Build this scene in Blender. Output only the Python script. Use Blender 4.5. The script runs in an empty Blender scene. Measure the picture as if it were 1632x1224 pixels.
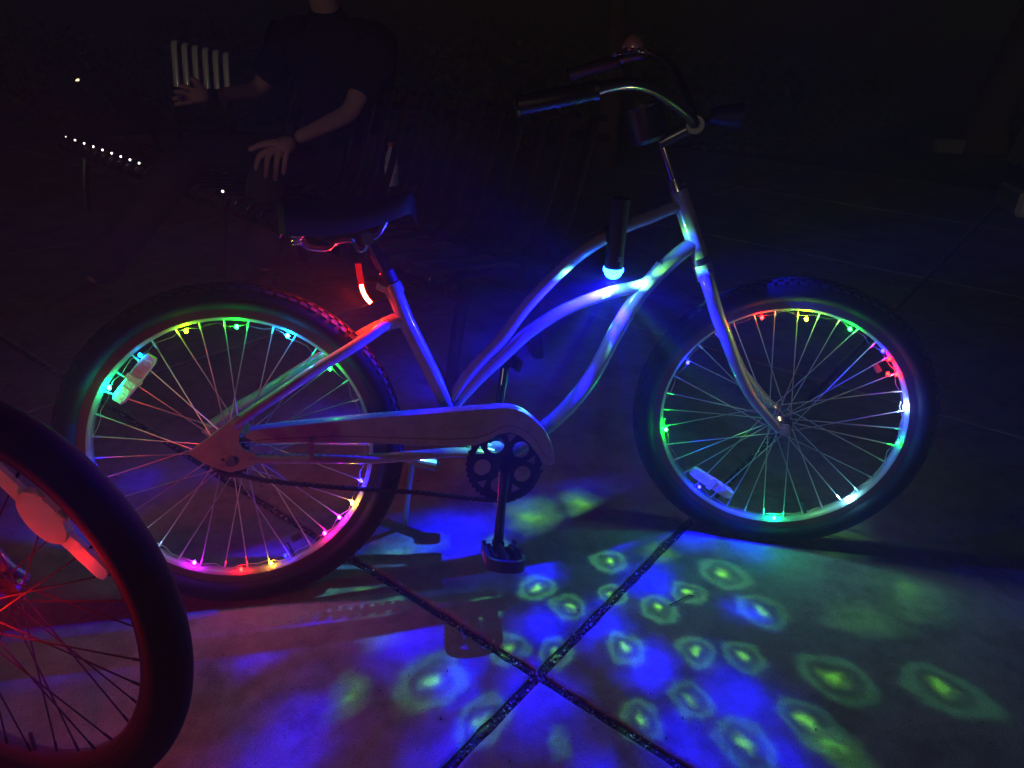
import bpy, math, random
from mathutils import Vector, Matrix, Euler
random.seed(7)
scn = bpy.context.scene
C = scn.collection
PI = math.pi
R = math.radians

# ------------------------------------------------------------------ camera, world, sun, exposure
cam_d = bpy.data.cameras.new('camera'); cam = bpy.data.objects.new('camera', cam_d); C.objects.link(cam)
cr, cu, cf = (Vector((0.97814, -0.20328, 0.04381)), Vector((0.04907, 0.43040, 0.90130)), Vector((0.20208, 0.87945, -0.43097)))
m = Matrix.Identity(4)
for i in range(3):
    m[i][0] = cr[i]; m[i][1] = cu[i]; m[i][2] = -cf[i]
m.translation = Vector((0.25005, -1.31103, 1.11906))
cam.matrix_world = m
cam_d.sensor_width = 36; cam_d.lens = 26.03; cam_d.clip_start = 0.02; cam_d.clip_end = 400
scn.camera = cam

SUN_EL, SUN_AZ = 9.0, 205.0          # a far street lamp / night glow coming from behind the camera
w = bpy.data.worlds.new('World'); scn.world = w; w.use_nodes = True
nt = w.node_tree; nt.nodes.clear()
sky = nt.nodes.new('ShaderNodeTexSky'); sky.sky_type = 'NISHITA'; sky.sun_disc = False
sky.sun_elevation = R(SUN_EL); sky.sun_rotation = R(SUN_AZ)
bg = nt.nodes.new('ShaderNodeBackground'); bg.inputs['Strength'].default_value = 0.00035
wo = nt.nodes.new('ShaderNodeOutputWorld')
nt.links.new(sky.outputs[0], bg.inputs[0]); nt.links.new(bg.outputs[0], wo.inputs[0])
sun_d = bpy.data.lights.new('night_glow', 'SUN'); sun = bpy.data.objects.new('night_glow', sun_d); C.objects.link(sun)
sun_d.energy = 0.12; sun_d.angle = R(1.6); sun_d.color = (1.0, 0.82, 0.58)
sd = Vector((math.sin(R(SUN_AZ)) * math.cos(R(SUN_EL)), math.cos(R(SUN_AZ)) * math.cos(R(SUN_EL)), math.sin(R(SUN_EL))))
sun.rotation_euler = sd.to_track_quat('Z', 'Y').to_euler()
scn.view_settings.view_transform = 'Standard'; scn.view_settings.look = 'None'
scn.view_settings.exposure = 0.0; scn.view_settings.gamma = 1.0
scn.view_settings.use_curve_mapping = False
cy = scn.cycles
cy.use_denoising = True; cy.max_bounces = 5; cy.diffuse_bounces = 3; cy.glossy_bounces = 3
cy.transparent_max_bounces = 6; cy.volume_bounces = 0; cy.use_light_tree = True
cy.sample_clamp_indirect = 4.0; cy.caustics_reflective = False; cy.caustics_refractive = False

# ------------------------------------------------------------------ materials
MATS = {}
def mat(name, col=(.5, .5, .5), rough=.5, metal=0., coat=0., bump=0., bscale=60., var=0., vscale=8., emit=None, estr=0., trans=0., spec=.5, alpha=1., ior=1.45):
    if name in MATS: return MATS[name]
    M = bpy.data.materials.new(name); M.use_nodes = True
    n = M.node_tree.nodes; l = M.node_tree.links
    b = n['Principled BSDF']
    b.inputs['Base Color'].default_value = (*col, 1); b.inputs['Roughness'].default_value = rough
    b.inputs['Metallic'].default_value = metal; b.inputs['Coat Weight'].default_value = coat
    b.inputs['Coat Roughness'].default_value = .08
    b.inputs['Transmission Weight'].default_value = trans; b.inputs['Specular IOR Level'].default_value = spec
    b.inputs['IOR'].default_value = ior; b.inputs['Alpha'].default_value = alpha
    if emit: b.inputs['Emission Color'].default_value = (*emit, 1); b.inputs['Emission Strength'].default_value = estr
    tc = n.new('ShaderNodeTexCoord')
    if var:
        nz = n.new('ShaderNodeTexNoise'); nz.inputs['Scale'].default_value = vscale; nz.inputs['Detail'].default_value = 6
        l.new(tc.outputs['Object'], nz.inputs['Vector'])
        cr_ = n.new('ShaderNodeValToRGB'); e = cr_.color_ramp.elements
        e[0].position = .3; e[1].position = .7
        e[0].color = (*[c * (1 - var) for c in col], 1); e[1].color = (*[min(1, c * (1 + var)) for c in col], 1)
        l.new(nz.outputs['Fac'], cr_.inputs[0]); l.new(cr_.outputs[0], b.inputs['Base Color'])
        mr = n.new('ShaderNodeMapRange'); mr.inputs['To Min'].default_value = max(0, rough - .12); mr.inputs['To Max'].default_value = min(1, rough + .15)
        l.new(nz.outputs['Fac'], mr.inputs['Value']); l.new(mr.outputs[0], b.inputs['Roughness'])
    if bump:
        bz = n.new('ShaderNodeTexNoise'); bz.inputs['Scale'].default_value = bscale; bz.inputs['Detail'].default_value = 5
        l.new(tc.outputs['Object'], bz.inputs['Vector'])
        bp = n.new('ShaderNodeBump'); bp.inputs['Strength'].default_value = bump; bp.inputs['Distance'].default_value = .004
        l.new(bz.outputs['Fac'], bp.inputs['Height']); l.new(bp.outputs[0], b.inputs['Normal'])
    MATS[name] = M
    return M

def emission(name, col, s):
    M = bpy.data.materials.new(name); M.use_nodes = True
    n = M.node_tree.nodes; l = M.node_tree.links; n.clear()
    e = n.new('ShaderNodeEmission'); e.inputs[0].default_value = (*col, 1); e.inputs[1].default_value = s
    o = n.new('ShaderNodeOutputMaterial'); l.new(e.outputs[0], o.inputs[0])
    MATS[name] = M
    return M

def concrete():
    M = bpy.data.materials.new('concrete'); M.use_nodes = True
    n = M.node_tree.nodes; l = M.node_tree.links; b = n['Principled BSDF']
    g = n.new('ShaderNodeNewGeometry')
    def noise(s, d, r=.55):
        z = n.new('ShaderNodeTexNoise'); z.inputs['Scale'].default_value = s; z.inputs['Detail'].default_value = d; z.inputs['Roughness'].default_value = r
        l.new(g.outputs['Position'], z.inputs['Vector']); return z
    a = noise(1.7, 6); f = noise(420, 3, .7); mid = noise(28, 5)
    r1 = n.new('ShaderNodeValToRGB'); r1.color_ramp.elements[0].position = .32; r1.color_ramp.elements[1].position = .7
    r1.color_ramp.elements[0].color = (.21, .195, .18, 1); r1.color_ramp.elements[1].color = (.34, .325, .30, 1)
    l.new(a.outputs['Fac'], r1.inputs[0])
    r2 = n.new('ShaderNodeValToRGB'); r2.color_ramp.elements[0].position = .36; r2.color_ramp.elements[1].position = .62
    r2.color_ramp.elements[0].color = (.50, .50, .50, 1); r2.color_ramp.elements[1].color = (1.18, 1.18, 1.18, 1)
    l.new(f.outputs['Fac'], r2.inputs[0])
    r3 = n.new('ShaderNodeValToRGB'); r3.color_ramp.elements[0].position = .3; r3.color_ramp.elements[1].position = .6
    r3.color_ramp.elements[0].color = (.78, .78, .78, 1); r3.color_ramp.elements[1].color = (1, 1, 1, 1)
    l.new(mid.outputs['Fac'], r3.inputs[0])
    m1 = n.new('ShaderNodeMix'); m1.data_type = 'RGBA'; m1.blend_type = 'MULTIPLY'; m1.inputs[0].default_value = 1
    l.new(r1.outputs[0], m1.inputs[6]); l.new(r2.outputs[0], m1.inputs[7])
    m2 = n.new('ShaderNodeMix'); m2.data_type = 'RGBA'; m2.blend_type = 'MULTIPLY'; m2.inputs[0].default_value = 1
    l.new(m1.outputs[2], m2.inputs[6]); l.new(r3.outputs[0], m2.inputs[7])
    vo = n.new('ShaderNodeTexVoronoi'); vo.inputs['Scale'].default_value = 55; l.new(g.outputs['Position'], vo.inputs['Vector'])
    r4 = n.new('ShaderNodeValToRGB'); r4.color_ramp.elements[0].position = .05; r4.color_ramp.elements[1].position = .13
    r4.color_ramp.elements[0].color = (.45, .43, .42, 1); r4.color_ramp.elements[1].color = (1, 1, 1, 1); l.new(vo.outputs['Distance'], r4.inputs[0])
    st = noise(5.5, 7, .7); r5 = n.new('ShaderNodeValToRGB'); r5.color_ramp.elements[0].position = .38; r5.color_ramp.elements[1].position = .52
    r5.color_ramp.elements[0].color = (.68, .64, .60, 1); r5.color_ramp.elements[1].color = (1, 1, 1, 1); l.new(st.outputs['Fac'], r5.inputs[0])
    m3 = n.new('ShaderNodeMix'); m3.data_type = 'RGBA'; m3.blend_type = 'MULTIPLY'; m3.inputs[0].default_value = 1
    l.new(m2.outputs[2], m3.inputs[6]); l.new(r4.outputs[0], m3.inputs[7])
    m4 = n.new('ShaderNodeMix'); m4.data_type = 'RGBA'; m4.blend_type = 'MULTIPLY'; m4.inputs[0].default_value = 1
    l.new(m3.outputs[2], m4.inputs[6]); l.new(r5.outputs[0], m4.inputs[7]); m2 = m4
    l.new(m2.outputs[2], b.inputs['Base Color']); b.inputs['Roughness'].default_value = .8; b.inputs['Specular IOR Level'].default_value = .25
    bp = n.new('ShaderNodeBump'); bp.inputs['Strength'].default_value = .55; bp.inputs['Distance'].default_value = .0022
    l.new(f.outputs['Fac'], bp.inputs['Height'])
    bp2 = n.new('ShaderNodeBump'); bp2.inputs['Strength'].default_value = .35; bp2.inputs['Distance'].default_value = .006
    l.new(mid.outputs['Fac'], bp2.inputs['Height']); l.new(bp.outputs[0], bp2.inputs['Normal']); l.new(bp2.outputs[0], b.inputs['Normal'])
    MATS['concrete'] = M
    return M

def island_mat(name, cols, rough=.8):
    M = bpy.data.materials.new(name); M.use_nodes = True
    n = M.node_tree.nodes; l = M.node_tree.links; b = n['Principled BSDF']
    g = n.new('ShaderNodeNewGeometry'); r = n.new('ShaderNodeValToRGB'); r.color_ramp.interpolation = 'LINEAR'
    el = r.color_ramp.elements
    while len(el) < len(cols): el.new(.5)
    for i, (p, c) in enumerate(cols): el[i].position = p; el[i].color = (*c, 1)
    l.new(g.outputs['Random Per Island'], r.inputs[0]); l.new(r.outputs[0], b.inputs['Base Color'])
    b.inputs['Roughness'].default_value = rough
    MATS[name] = M
    return M

paint = mat('cream_paint', (.30, .30, .25), .28, coat=.7, var=.10, vscale=30)
paint2 = mat('dark_paint', (.05, .05, .055), .35, coat=.4)
chrome = mat('chrome', (.62, .62, .62), .16, metal=1)
steel = mat('steel', (.62, .62, .62), .36, metal=.85)
alu = mat('rim_aluminium', (.34, .32, .30), .40, metal=.3, var=.08, vscale=40)
rubber = mat('rubber', (.010, .010, .010), .8, spec=.2, bump=.25, bscale=350, var=.25, vscale=30)
sidewall = mat('tyre_side', (.012, .012, .013), .85, spec=.15, bump=.2, bscale=300)
gumwall = mat('rim_outer', (.11, .075, .06), .6, var=.15)
blackp = mat('black_plastic', (.012, .012, .014), .5, bump=.1, bscale=200)
blackm = mat('black_steel', (.03, .03, .03), .32, metal=.6)
vinyl = mat('saddle_vinyl', (.05, .04, .038), .42, bump=.25, bscale=400, var=.2)
grip_m = mat('grip_rubber', (.03, .03, .04), .25, bump=.3, bscale=300)
skin = mat('skin', (.44, .26, .19), .5, bump=.2, bscale=250, var=.1, vscale=50)
shirt_m = mat('black_cotton', (.012, .011, .012), .9, bump=.4, bscale=120)
trouser_m = mat('grey_cotton', (.045, .040, .042), .9, bump=.5, bscale=90, var=.25, vscale=12)
shoe_m = mat('worn_shoe', (.06, .035, .035), .6, bump=.4, bscale=100, var=.4, vscale=40)
hair_m = mat('brown_hair', (.03, .018, .01), .6)
clearp = mat('reflector_plastic', (.80, .82, .80), .22, bump=.35, bscale=260, coat=.6, var=.06, vscale=80)
whitep = mat('white_plastic', (.62, .60, .56), .4, var=.06)
decal = mat('decal_red', (.16, .05, .05), .5)
conc = concrete()
gravel_m = island_mat('gravel', [(0, (.015, .013, .012)), (.5, (.09, .08, .07)), (.82, (.28, .27, .25)), (1, (.62, .6, .58))], .6)
soil = mat('soil', (.035, .027, .02), .95, bump=.8, bscale=30, var=.5, vscale=5)
leaf_m = island_mat('leaves', [(0, (.03, .05, .015)), (.5, (.09, .11, .03)), (1, (.16, .18, .06))], .45)
bark = mat('bark', (.10, .055, .035), .9, bump=1., bscale=22, var=.45, vscale=14)
bench_m = mat('bench_enamel', (.012, .012, .012), .25, coat=.6)
wire_m = mat('clear_wire', (.55, .5, .42), .3, metal=.4)

# ------------------------------------------------------------------ mesh helpers
class MB:
    def __init__(s): s.v = []; s.f = []
    def add(s, v, f):
        k = len(s.v); s.v += [tuple(p) for p in v]; s.f += [tuple(i + k for i in q) for q in f]; return s
    def box(s, c, d, M=None, bev=0):
        hx, hy, hz = d[0] / 2, d[1] / 2, d[2] / 2
        if bev:
            b = bev; vs = []
            for sx in (-1, 1):
                for sy in (-1, 1):
                    for sz in (-1, 1):
                        vs += [(sx * hx, sy * (hy - b), sz * (hz - b)), (sx * (hx - b), sy * hy, sz * (hz - b)), (sx * (hx - b), sy * (hy - b), sz * hz)]
            idx = {}
            k = 0
            for sx in (-1, 1):
                for sy in (-1, 1):
                    for sz in (-1, 1):
                        for a in range(3): idx[(sx, sy, sz, a)] = k; k += 1
            fs = []
            def quad(pts, n):
                cc = [Vector(vs[p]) for p in pts]
                nn = (cc[1] - cc[0]).cross(cc[2] - cc[0])
                fs.append(tuple(pts) if nn.dot(Vector(n)) > 0 else tuple(reversed(pts)))
            for a in range(3):
                o = [i for i in range(3) if i != a]
                for sg in (-1, 1):
                    P = []
                    for p, q in ((-1, -1), (1, -1), (1, 1), (-1, 1)):
                        t = [0, 0, 0]; t[a] = sg; t[o[0]] = p; t[o[1]] = q; P.append(idx[(*t, a)])
                    n = [0, 0, 0]; n[a] = sg; quad(P, n)
            for a in range(3):
                o = [i for i in range(3) if i != a]
                for p in (-1, 1):
                    for q in (-1, 1):
                        P = []
                        for (s1, ax) in ((-1, o[0]), (1, o[0]), (1, o[1]), (-1, o[1])):
                            t = [0, 0, 0]; t[a] = s1; t[o[0]] = p; t[o[1]] = q; P.append(idx[(*t, ax)])
                        n = [0, 0, 0]; n[o[0]] = p; n[o[1]] = q; quad(P, n)
            for sx in (-1, 1):
                for sy in (-1, 1):
                    for sz in (-1, 1): quad([idx[(sx, sy, sz, 0)], idx[(sx, sy, sz, 1)], idx[(sx, sy, sz, 2)]], (sx, sy, sz))
        else:
            vs = [(x * hx, y * hy, z * hz) for x in (-1, 1) for y in (-1, 1) for z in (-1, 1)]
            fs = [(0, 1, 3, 2), (4, 6, 7, 5), (0, 4, 5, 1), (2, 3, 7, 6), (0, 2, 6, 4), (1, 5, 7, 3)]
        out = []
        for p in vs:
            p = Vector(p)
            if M: p = M @ p
            out.append(p + Vector(c))
        return s.add(out, fs)
    def tube(s, pts, r, n=12, cap=True, up=None, flat=1.0):
        pts = [Vector(p) for p in pts]; N = len(pts)
        rs = [r] * N if not hasattr(r, '__len__') else list(r)
        t = [(pts[min(i + 1, N - 1)] - pts[max(i - 1, 0)]).normalized() for i in range(N)]
        u = Vector(up) if up else (Vector((0, 1, 0)) if abs(t[0].y) < .9 else Vector((0, 0, 1)))
        k = len(s.v); vs = []
        for i in range(N):
            u = (u - t[i] * u.dot(t[i])); u = u.normalized() if u.length > 1e-6 else t[i].orthogonal().normalized()
            w_ = t[i].cross(u)
            for j in range(n):
                a = 2 * PI * j / n; vs.append(pts[i] + (u * math.cos(a) * flat + w_ * math.sin(a)) * rs[i])
        fs = []
        for i in range(N - 1):
            for j in range(n):
                j2 = (j + 1) % n; fs.append((i * n + j, i * n + j2, (i + 1) * n + j2, (i + 1) * n + j))
        if cap: fs.append(tuple(reversed(range(n)))); fs.append(tuple((N - 1) * n + j for j in range(n)))
        return s.add(vs, fs)
    def lathe(s, prof, n=24, M=None, close=False):
        # prof: list of (r, y) revolved about the Y axis
        vs = []; N = len(prof)
        for j in range(n):
            a = 2 * PI * j / n
            for (r, y) in prof:
                p = Vector((r * math.cos(a), y, r * math.sin(a)))
                vs.append(M @ p if M else p)
        fs = []
        for j in range(n):
            j2 = (j + 1) % n
            for i in range(N if close else N - 1):
                i2 = (i + 1) % N
                fs.append((j * N + i, j * N + i2, j2 * N + i2, j2 * N + i))
        return s.add(vs, fs)
    def ball(s, c, r, n=10, m_=7, sc=(1, 1, 1), M=None):
        vs = [];
        for i in range(m_ + 1):
            ph = PI * i / m_
            for j in range(n):
                a = 2 * PI * j / n
                p = Vector((math.sin(ph) * math.cos(a) * r * sc[0], math.sin(ph) * math.sin(a) * r * sc[1], math.cos(ph) * r * sc[2]))
                if M: p = M @ p
                vs.append(p + Vector(c))
        fs = [(i * n + j, (i + 1) * n + j, (i + 1) * n + (j + 1) % n, i * n + (j + 1) % n) for i in range(m_) for j in range(n)]
        return s.add(vs, fs)
    def build(s, name, m_, parent=None, smooth=True, merge=False, sharp=35):
        me = bpy.data.meshes.new(name); me.from_pydata(s.v, [], s.f); me.update()
        if smooth:
            me.shade_smooth()
            try: me.set_sharp_from_angle(angle=R(sharp))
            except Exception: pass
        me.materials.append(m_)
        return link(name, me, parent)

def link(name, data, parent=None):
    o = bpy.data.objects.new(name, data); C.objects.link(o)
    if parent: o.parent = parent
    return o
def thing(name, label, cat, loc=(0, 0, 0), rot=(0, 0, 0), group=None):
    o = link(name, None); o.location = loc; o.rotation_euler = rot; o.empty_display_size = .1
    o['label'] = label; o['category'] = cat
    if group: o['group'] = group
    return o
def tag(o, label, cat, group=None):
    o['label'] = label; o['category'] = cat
    if group: o['group'] = group
    return o
def struct(o): o['kind'] = 'structure'; return o
def stuff(o): o['kind'] = 'stuff'; return o
def spline(pts, k=6):
    P = [Vector(p) for p in pts]; out = []
    for i in range(len(P) - 1):
        p0, p1, p2, p3 = P[max(i - 1, 0)], P[i], P[i + 1], P[min(i + 2, len(P) - 1)]
        for j in range(k):
            t = j / k
            out.append(.5 * ((2 * p1) + (p2 - p0) * t + (2 * p0 - 5 * p1 + 4 * p2 - p3) * t * t + (3 * p1 - p0 - 3 * p2 + p3) * t ** 3))
    out.append(P[-1]); return out
def plate(name, outlines, y, th, m_, parent, bevel=0.0):
    """flat plate in the local XZ plane; outlines[0] outer, the rest holes"""
    cu_ = bpy.data.curves.new(name, 'CURVE'); cu_.dimensions = '2D'; cu_.fill_mode = 'BOTH'; cu_.extrude = th / 2 - bevel; cu_.bevel_depth = bevel
    for ol in outlines:
        sp = cu_.splines.new('POLY'); sp.points.add(len(ol) - 1); sp.use_cyclic_u = True
        for i, p in enumerate(ol): sp.points[i].co = (p[0], p[1], 0, 1)
    t = bpy.data.objects.new('t', cu_); C.objects.link(t)
    me = bpy.data.meshes.new_from_object(t); bpy.data.objects.remove(t)
    me.transform(Matrix.Translation((0, y, 0)) @ Matrix.Rotation(PI / 2, 4, 'X')); me.name = name
    me.materials.clear(); me.materials.append(m_)
    return link(name, me, parent)
def text_mesh(name, body, size, M, th, m_, parent, shear=0.3):
    cu_ = bpy.data.curves.new(name, 'FONT'); cu_.body = body; cu_.size = size; cu_.extrude = th; cu_.shear = shear
    t = bpy.data.objects.new('t', cu_); C.objects.link(t)
    me = bpy.data.meshes.new_from_object(t); bpy.data.objects.remove(t)
    me.transform(M); me.materials.clear(); me.materials.append(m_)
    return link(name, me, parent)
def circle(cx, cz, r, n=24): return [(cx + r * math.cos(2 * PI * i / n), cz + r * math.sin(2 * PI * i / n)) for i in range(n)]

# ------------------------------------------------------------------ ground and paving
O = Vector((0.561, -0.306, 0)); AD = Vector((math.cos(R(-49.6)), math.sin(R(-49.6)), 0)); BD = Vector((math.cos(R(41.2)), math.sin(R(41.2)), 0))
BD = Vector((-AD.y, AD.x, 0))
gm = MB().add([(-60, -60, -.03), (60, -60, -.03), (60, 60, -.03), (-60, 60, -.03)], [(0, 1, 2, 3)])
ground = struct(gm.build('ground', soil, None, smooth=False))
pav = struct(link('pavement', None)); pav.location = O; pav.rotation_euler = (0, 0, math.atan2(AD.y, AD.x))
SL = 1.8; GAP = .017
base = MB().box((0, 0, -.0165), (9 * SL, 9 * SL, .012)).build('joint_bed', mat('joint_dirt', (.022, .018, .015), .95, bump=.9, bscale=160, var=.5, vscale=60), pav, smooth=False)
def slab_mesh(i):
    rnd = random.Random(i); h = SL / 2 - GAP / 2; vs = []; fs = []
    prof = [(0, 0), (-.004, -.0012), (-.0075, -.004), (-.0085, -.03)]
    N = 60; per = []
    for sd_ in range(4):
        for k in range(N):
            t = -h + 2 * h * k / N
            q = {0: (t, -h), 1: (h, t), 2: (-t, h), 3: (-h, -t)}[sd_]
            per.append(q)
    jit = [rnd.uniform(0, 1) ** 3 * .004 for _ in per]
    for (dz_in, dz) in prof[::-1]:
        for (x, y), j in zip(per, jit):
            s_ = 1 - (0.0085 + dz_in + (j if dz > -.01 else 0)) / h
            vs.append((x * s_, y * s_, dz))
    n = len(per)
    for a in range(3):
        for b in range(n):
            b2 = (b + 1) % n; fs.append((a * n + b, a * n + b2, (a + 1) * n + b2, (a + 1) * n + b))
    fs.append(tuple(range(3 * n, 4 * n)))
    me = bpy.data.meshes.new('slab'); me.from_pydata(vs, [], fs); me.materials.append(conc); return me
slabs = [slab_mesh(i) for i in range(4)]
for i in range(-4, 4):
    for j in range(-3, 4):
        s_ = link('slab', slabs[(i * 3 + j * 5) % 4], pav)
        s_.location = ((i + .5) * SL, (j + .5) * SL, 0 if (i in (-1, 0) and j in (-1, 0)) else random.uniform(-.0015, .001))
        s_.rotation_euler = (0, 0, random.choice((0, PI / 2, PI, -PI / 2)))

# gravel and grit caught in the joints
octv = [(1, 0, 0), (-1, 0, 0), (0, 1, 0), (0, -1, 0), (0, 0, 1), (0, 0, -1)]
octf = [(0, 2, 4), (2, 1, 4), (1, 3, 4), (3, 0, 4), (2, 0, 5), (1, 2, 5), (3, 1, 5), (0, 3, 5)]
def stones(spots, name, m_):
    g = MB()
    for (x, y, z, r) in spots:
        E_ = Euler((random.uniform(0, 6), random.uniform(0, 6), random.uniform(0, 6))).to_matrix()
        sc = [r * random.uniform(.6, 1.25) for _ in range(3)]
        g.add([E_ @ Vector((p[0] * sc[0], p[1] * sc[1], p[2] * sc[2])) + Vector((x, y, z)) for p in octv], octf)
    return g.build(name, m_, None, smooth=False)
sp = []
for d, nrm in ((AD, BD), (BD, AD)):
    for _ in range(2600):
        t = random.uniform(-2.2, 1.2) if d is AD else random.uniform(-1.1, 1.6)
        p = O + d * t + nrm * random.gauss(0, .0045)
        if random.random() < .45 * (1 + math.sin(t * 9 + (2 if d is AD else 0))) / 1.6 + .35: sp.append((p.x, p.y, random.uniform(-.0105, -.0045), random.choice((.0014, .002, .0027, .0036))))
g_ = stuff(stones(sp, 'joint_gravel', gravel_m)); tag(g_, 'light and dark grit filling the paving joints', 'gravel')
sp = []
for _ in range(420):
    x, y = random.uniform(-.6, 2.0), random.uniform(-.8, 1.2)
    sp.append((x, y, .0012, random.choice((.0008, .001, .0014, .002)) * (2.2 if random.random() < .06 else 1)))
g2 = stuff(stones(sp, 'loose_grit', island_mat('dark_grit', [(0, (.01, .008, .007)), (.8, (.03, .025, .02)), (1, (.4, .38, .36))]))); tag(g2, 'scattered crumbs of dirt on the concrete slabs', 'grit')
tw = MB().tube(spline([(.888, -.168, .003), (.915, -.16, .006), (.94, -.148, .004), (.955, -.148, .003)]), [.0014] * 19, 5).build('twig', mat('twig', (.04, .025, .015), .9))
tag(tw, 'thin dark twig lying on the lit concrete in front of the front wheel', 'twig')

# ------------------------------------------------------------------ wheel builder
def revolve_matrixless(prof, n, name, m_, parent, close=True):
    b = MB().lathe(prof, n, None, close); return b.build(name, m_, parent, sharp=50)
def tread(Rt, rt, parent, rows=5, n=92):
    g = MB()
    for k in range(n):
        a0 = 2 * PI * k / n
        for row in range(-(rows // 2), rows // 2 + 1):
            th = row * .36
            a = a0 + (PI / n if row % 2 else 0)
            ln = .0135 if row % 2 == 0 else .0115
            wd = .0075
            e_r = Vector((math.cos(a), 0, math.sin(a))); e_t = Vector((-math.sin(a), 0, math.cos(a))); e_y = Vector((0, 1, 0))
            nrm = e_r * math.cos(th) + e_y * math.sin(th); lat = e_y * math.cos(th) - e_r * math.sin(th)
            c = e_r * (Rt - rt) + nrm * (rt + .0008)
            Mx = Matrix((e_t, lat, nrm)).transposed()
            g.box(c, (ln, wd, .0042), Mx)
    t = g.build('tread_block', mat('dusty_rubber', (.03, .028, .027), .8, spec=.3), parent, smooth=False); t['kind'] = 'stuff'; return t
SP_CACHE = {}
def spokes(parent, hub_r, rim_r, hw, n=36, m_=None, key='a'):
    per = n // 4
    dth = 2 * PI / n
    for side in (-1, 1):
        for hand in (-1, 1):
            kk = (key, side, hand)
            if kk not in SP_CACHE:
                ah = 0.0
                ar = hand * R(58) * 1.0
                p0 = Vector((hub_r * math.cos(ah), side * hw, hub_r * math.sin(ah)))
                p1 = Vector((rim_r * math.cos(ar + ah), side * .003, rim_r * math.sin(ar + ah)))
                d = (p1 - p0)
                b = MB().tube([p0, p0 + d * .94], .0013, 5)
                b.tube([p0 + d * .935, p1 + d * .0], .0021, 6)
                o = b.build('spoke', m_ or steel, parent)
                SP_CACHE[kk] = o.data
                bpy.data.objects.remove(o)
            for k in range(per):
                o = link('spoke', SP_CACHE[kk], parent)
                phase = (0 if side < 0 else dth * 2) + (0 if hand < 0 else dth) 
                # bring the rim ends to an even spacing
                o.rotation_euler = (0, -(k * 4 * dth + phase - hand * R(58)), 0)
def make_wheel(parent, M, front=True, spoke_m=None, tyre_m=None, rim_m=None, tr=.0265, knobs=True, key='a'):
    w_ = link('wheel', None, parent); w_.matrix_local = M
    Rt = .335; rt = tr
    prof = [(Rt - rt + rt * math.cos(a), rt * math.sin(a)) for a in [R(x) for x in range(-140, 141, 14)]]
    ty = revolve_matrixless(prof, 120, 'tyre', tyre_m or sidewall, w_, close=False)
    if knobs: tread(Rt, rt, w_)
    rp = [(.290, -.0155), (.284, -.0165), (.276, -.0165), (.270, -.0150), (.2655, -.0085), (.2650, 0), (.2655, .0085), (.270, .0150), (.276, .0165), (.284, .0165), (.290, .0155), (.286, .012), (.280, 0), (.286, -.012)]
    revolve_matrixless(rp, 120, 'rim', rim_m or alu, w_)
    for sg in (-1, 1):
        revolve_matrixless([(.2725, sg * .0169), (.2875, sg * .0172), (.2875, sg * .0165), (.2725, sg * .0162)], 120, 'rim_sidewall', MATS['rim_outer'] if not rim_m else rim_m, w_)
    hy = .032 if front else .034
    L_ = .052 if front else .062
    hp = [(0, -L_ - .008), (.005, -L_ - .008), (.005, -L_), (.010, -L_ + .001), (.013, -hy - .006), (.023, -hy - .003), (.023, -hy + .003), (.012, -hy + .006), (.0105, 0), (.012, hy - .006), (.023, hy - .003), (.023, hy + .003), (.013, hy + .006), (.010, L_ - .001), (.005, L_), (.005, L_ + .008), (0, L_ + .008)]
    revolve_matrixless(hp, 28, 'hub', chrome if not tyre_m else blackm, w_, close=False)
    spokes(w_, .0205, .2665, hy, 36, spoke_m, key)
    MB().tube([(.2655 * math.cos(-1.2), 0, .2655 * math.sin(-1.2)), (.232 * math.cos(-1.2), 0, .232 * math.sin(-1.2))], .003, 8).build('valve', blackp, w_)
    return w_
def reflector(w_, x, z, ang, L_, W_, y=-.004):
    # moulded spoke reflector: long body with ribbed face and clip
    Mx = Matrix.Rotation(-ang, 3, 'Y')
    b = MB()
    secs = [(-.5, .72), (-.42, .98), (-.1, 1.0), (.1, 1.0), (.42, .98), (.5, .72)]
    vs = []; 
    for (t, q) in secs:
        for (yy, zz) in ((-.005, -.5), (-.0075, -.38), (-.0075, .38), (-.005, .5), (.004, .5), (.004, -.5)):
            vs.append(Mx @ Vector((t * L_, yy, zz * W_ * q)) + Vector((x, y, z)))
    fs = []
    for i in range(len(secs) - 1):
        for j in range(6): fs.append((i * 6 + j, (i + 1) * 6 + j, (i + 1) * 6 + (j + 1) % 6, i * 6 + (j + 1) % 6))
    fs += [tuple(range(5, -1, -1)), tuple(len(vs) - 6 + j for j in range(6))]
    b.add(vs, fs)
    for t in (-.36, -.24, -.12, .12, .24, .36):
        b.box(Mx @ Vector((t * L_, -.0078, 0)) + Vector((x, y, z)), (L_ * .09, .0016, W_ * .74), Mx)
    b.box(Mx @ Vector((-.0, -.0085, 0)) + Vector((x, y, z)), (.012, .004, W_ * 1.18), Mx)
    return b.build('reflector', clearp, w_, sharp=25)

# ------------------------------------------------------------------ the lit cruiser bicycle
bike = thing('bicycle', 'cream step-through cruiser bicycle with colour-lit spokes leaning on its kickstand', 'bicycle', (0, 0, 0), (-.2, 0, 0))
rw = make_wheel(bike, Matrix.Translation((0, 0, .335)), front=False)
reflector(rw, -.171, .157, R(50), .112, .027)
# front assembly matrix (steered)
HA = Vector((-.39, 0, .92)).normalized(); STEER = -.41767
FM = Matrix.Translation((1.20773 - .063, 0, .335)) @ Matrix.Rotation(STEER, 4, HA) @ Matrix.Translation((.063, 0, 0))
fw_w = make_wheel(bike, FM, front=True)
reflector(fw_w, -.133, -.189, R(-31), .118, .027, y=.004)

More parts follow.
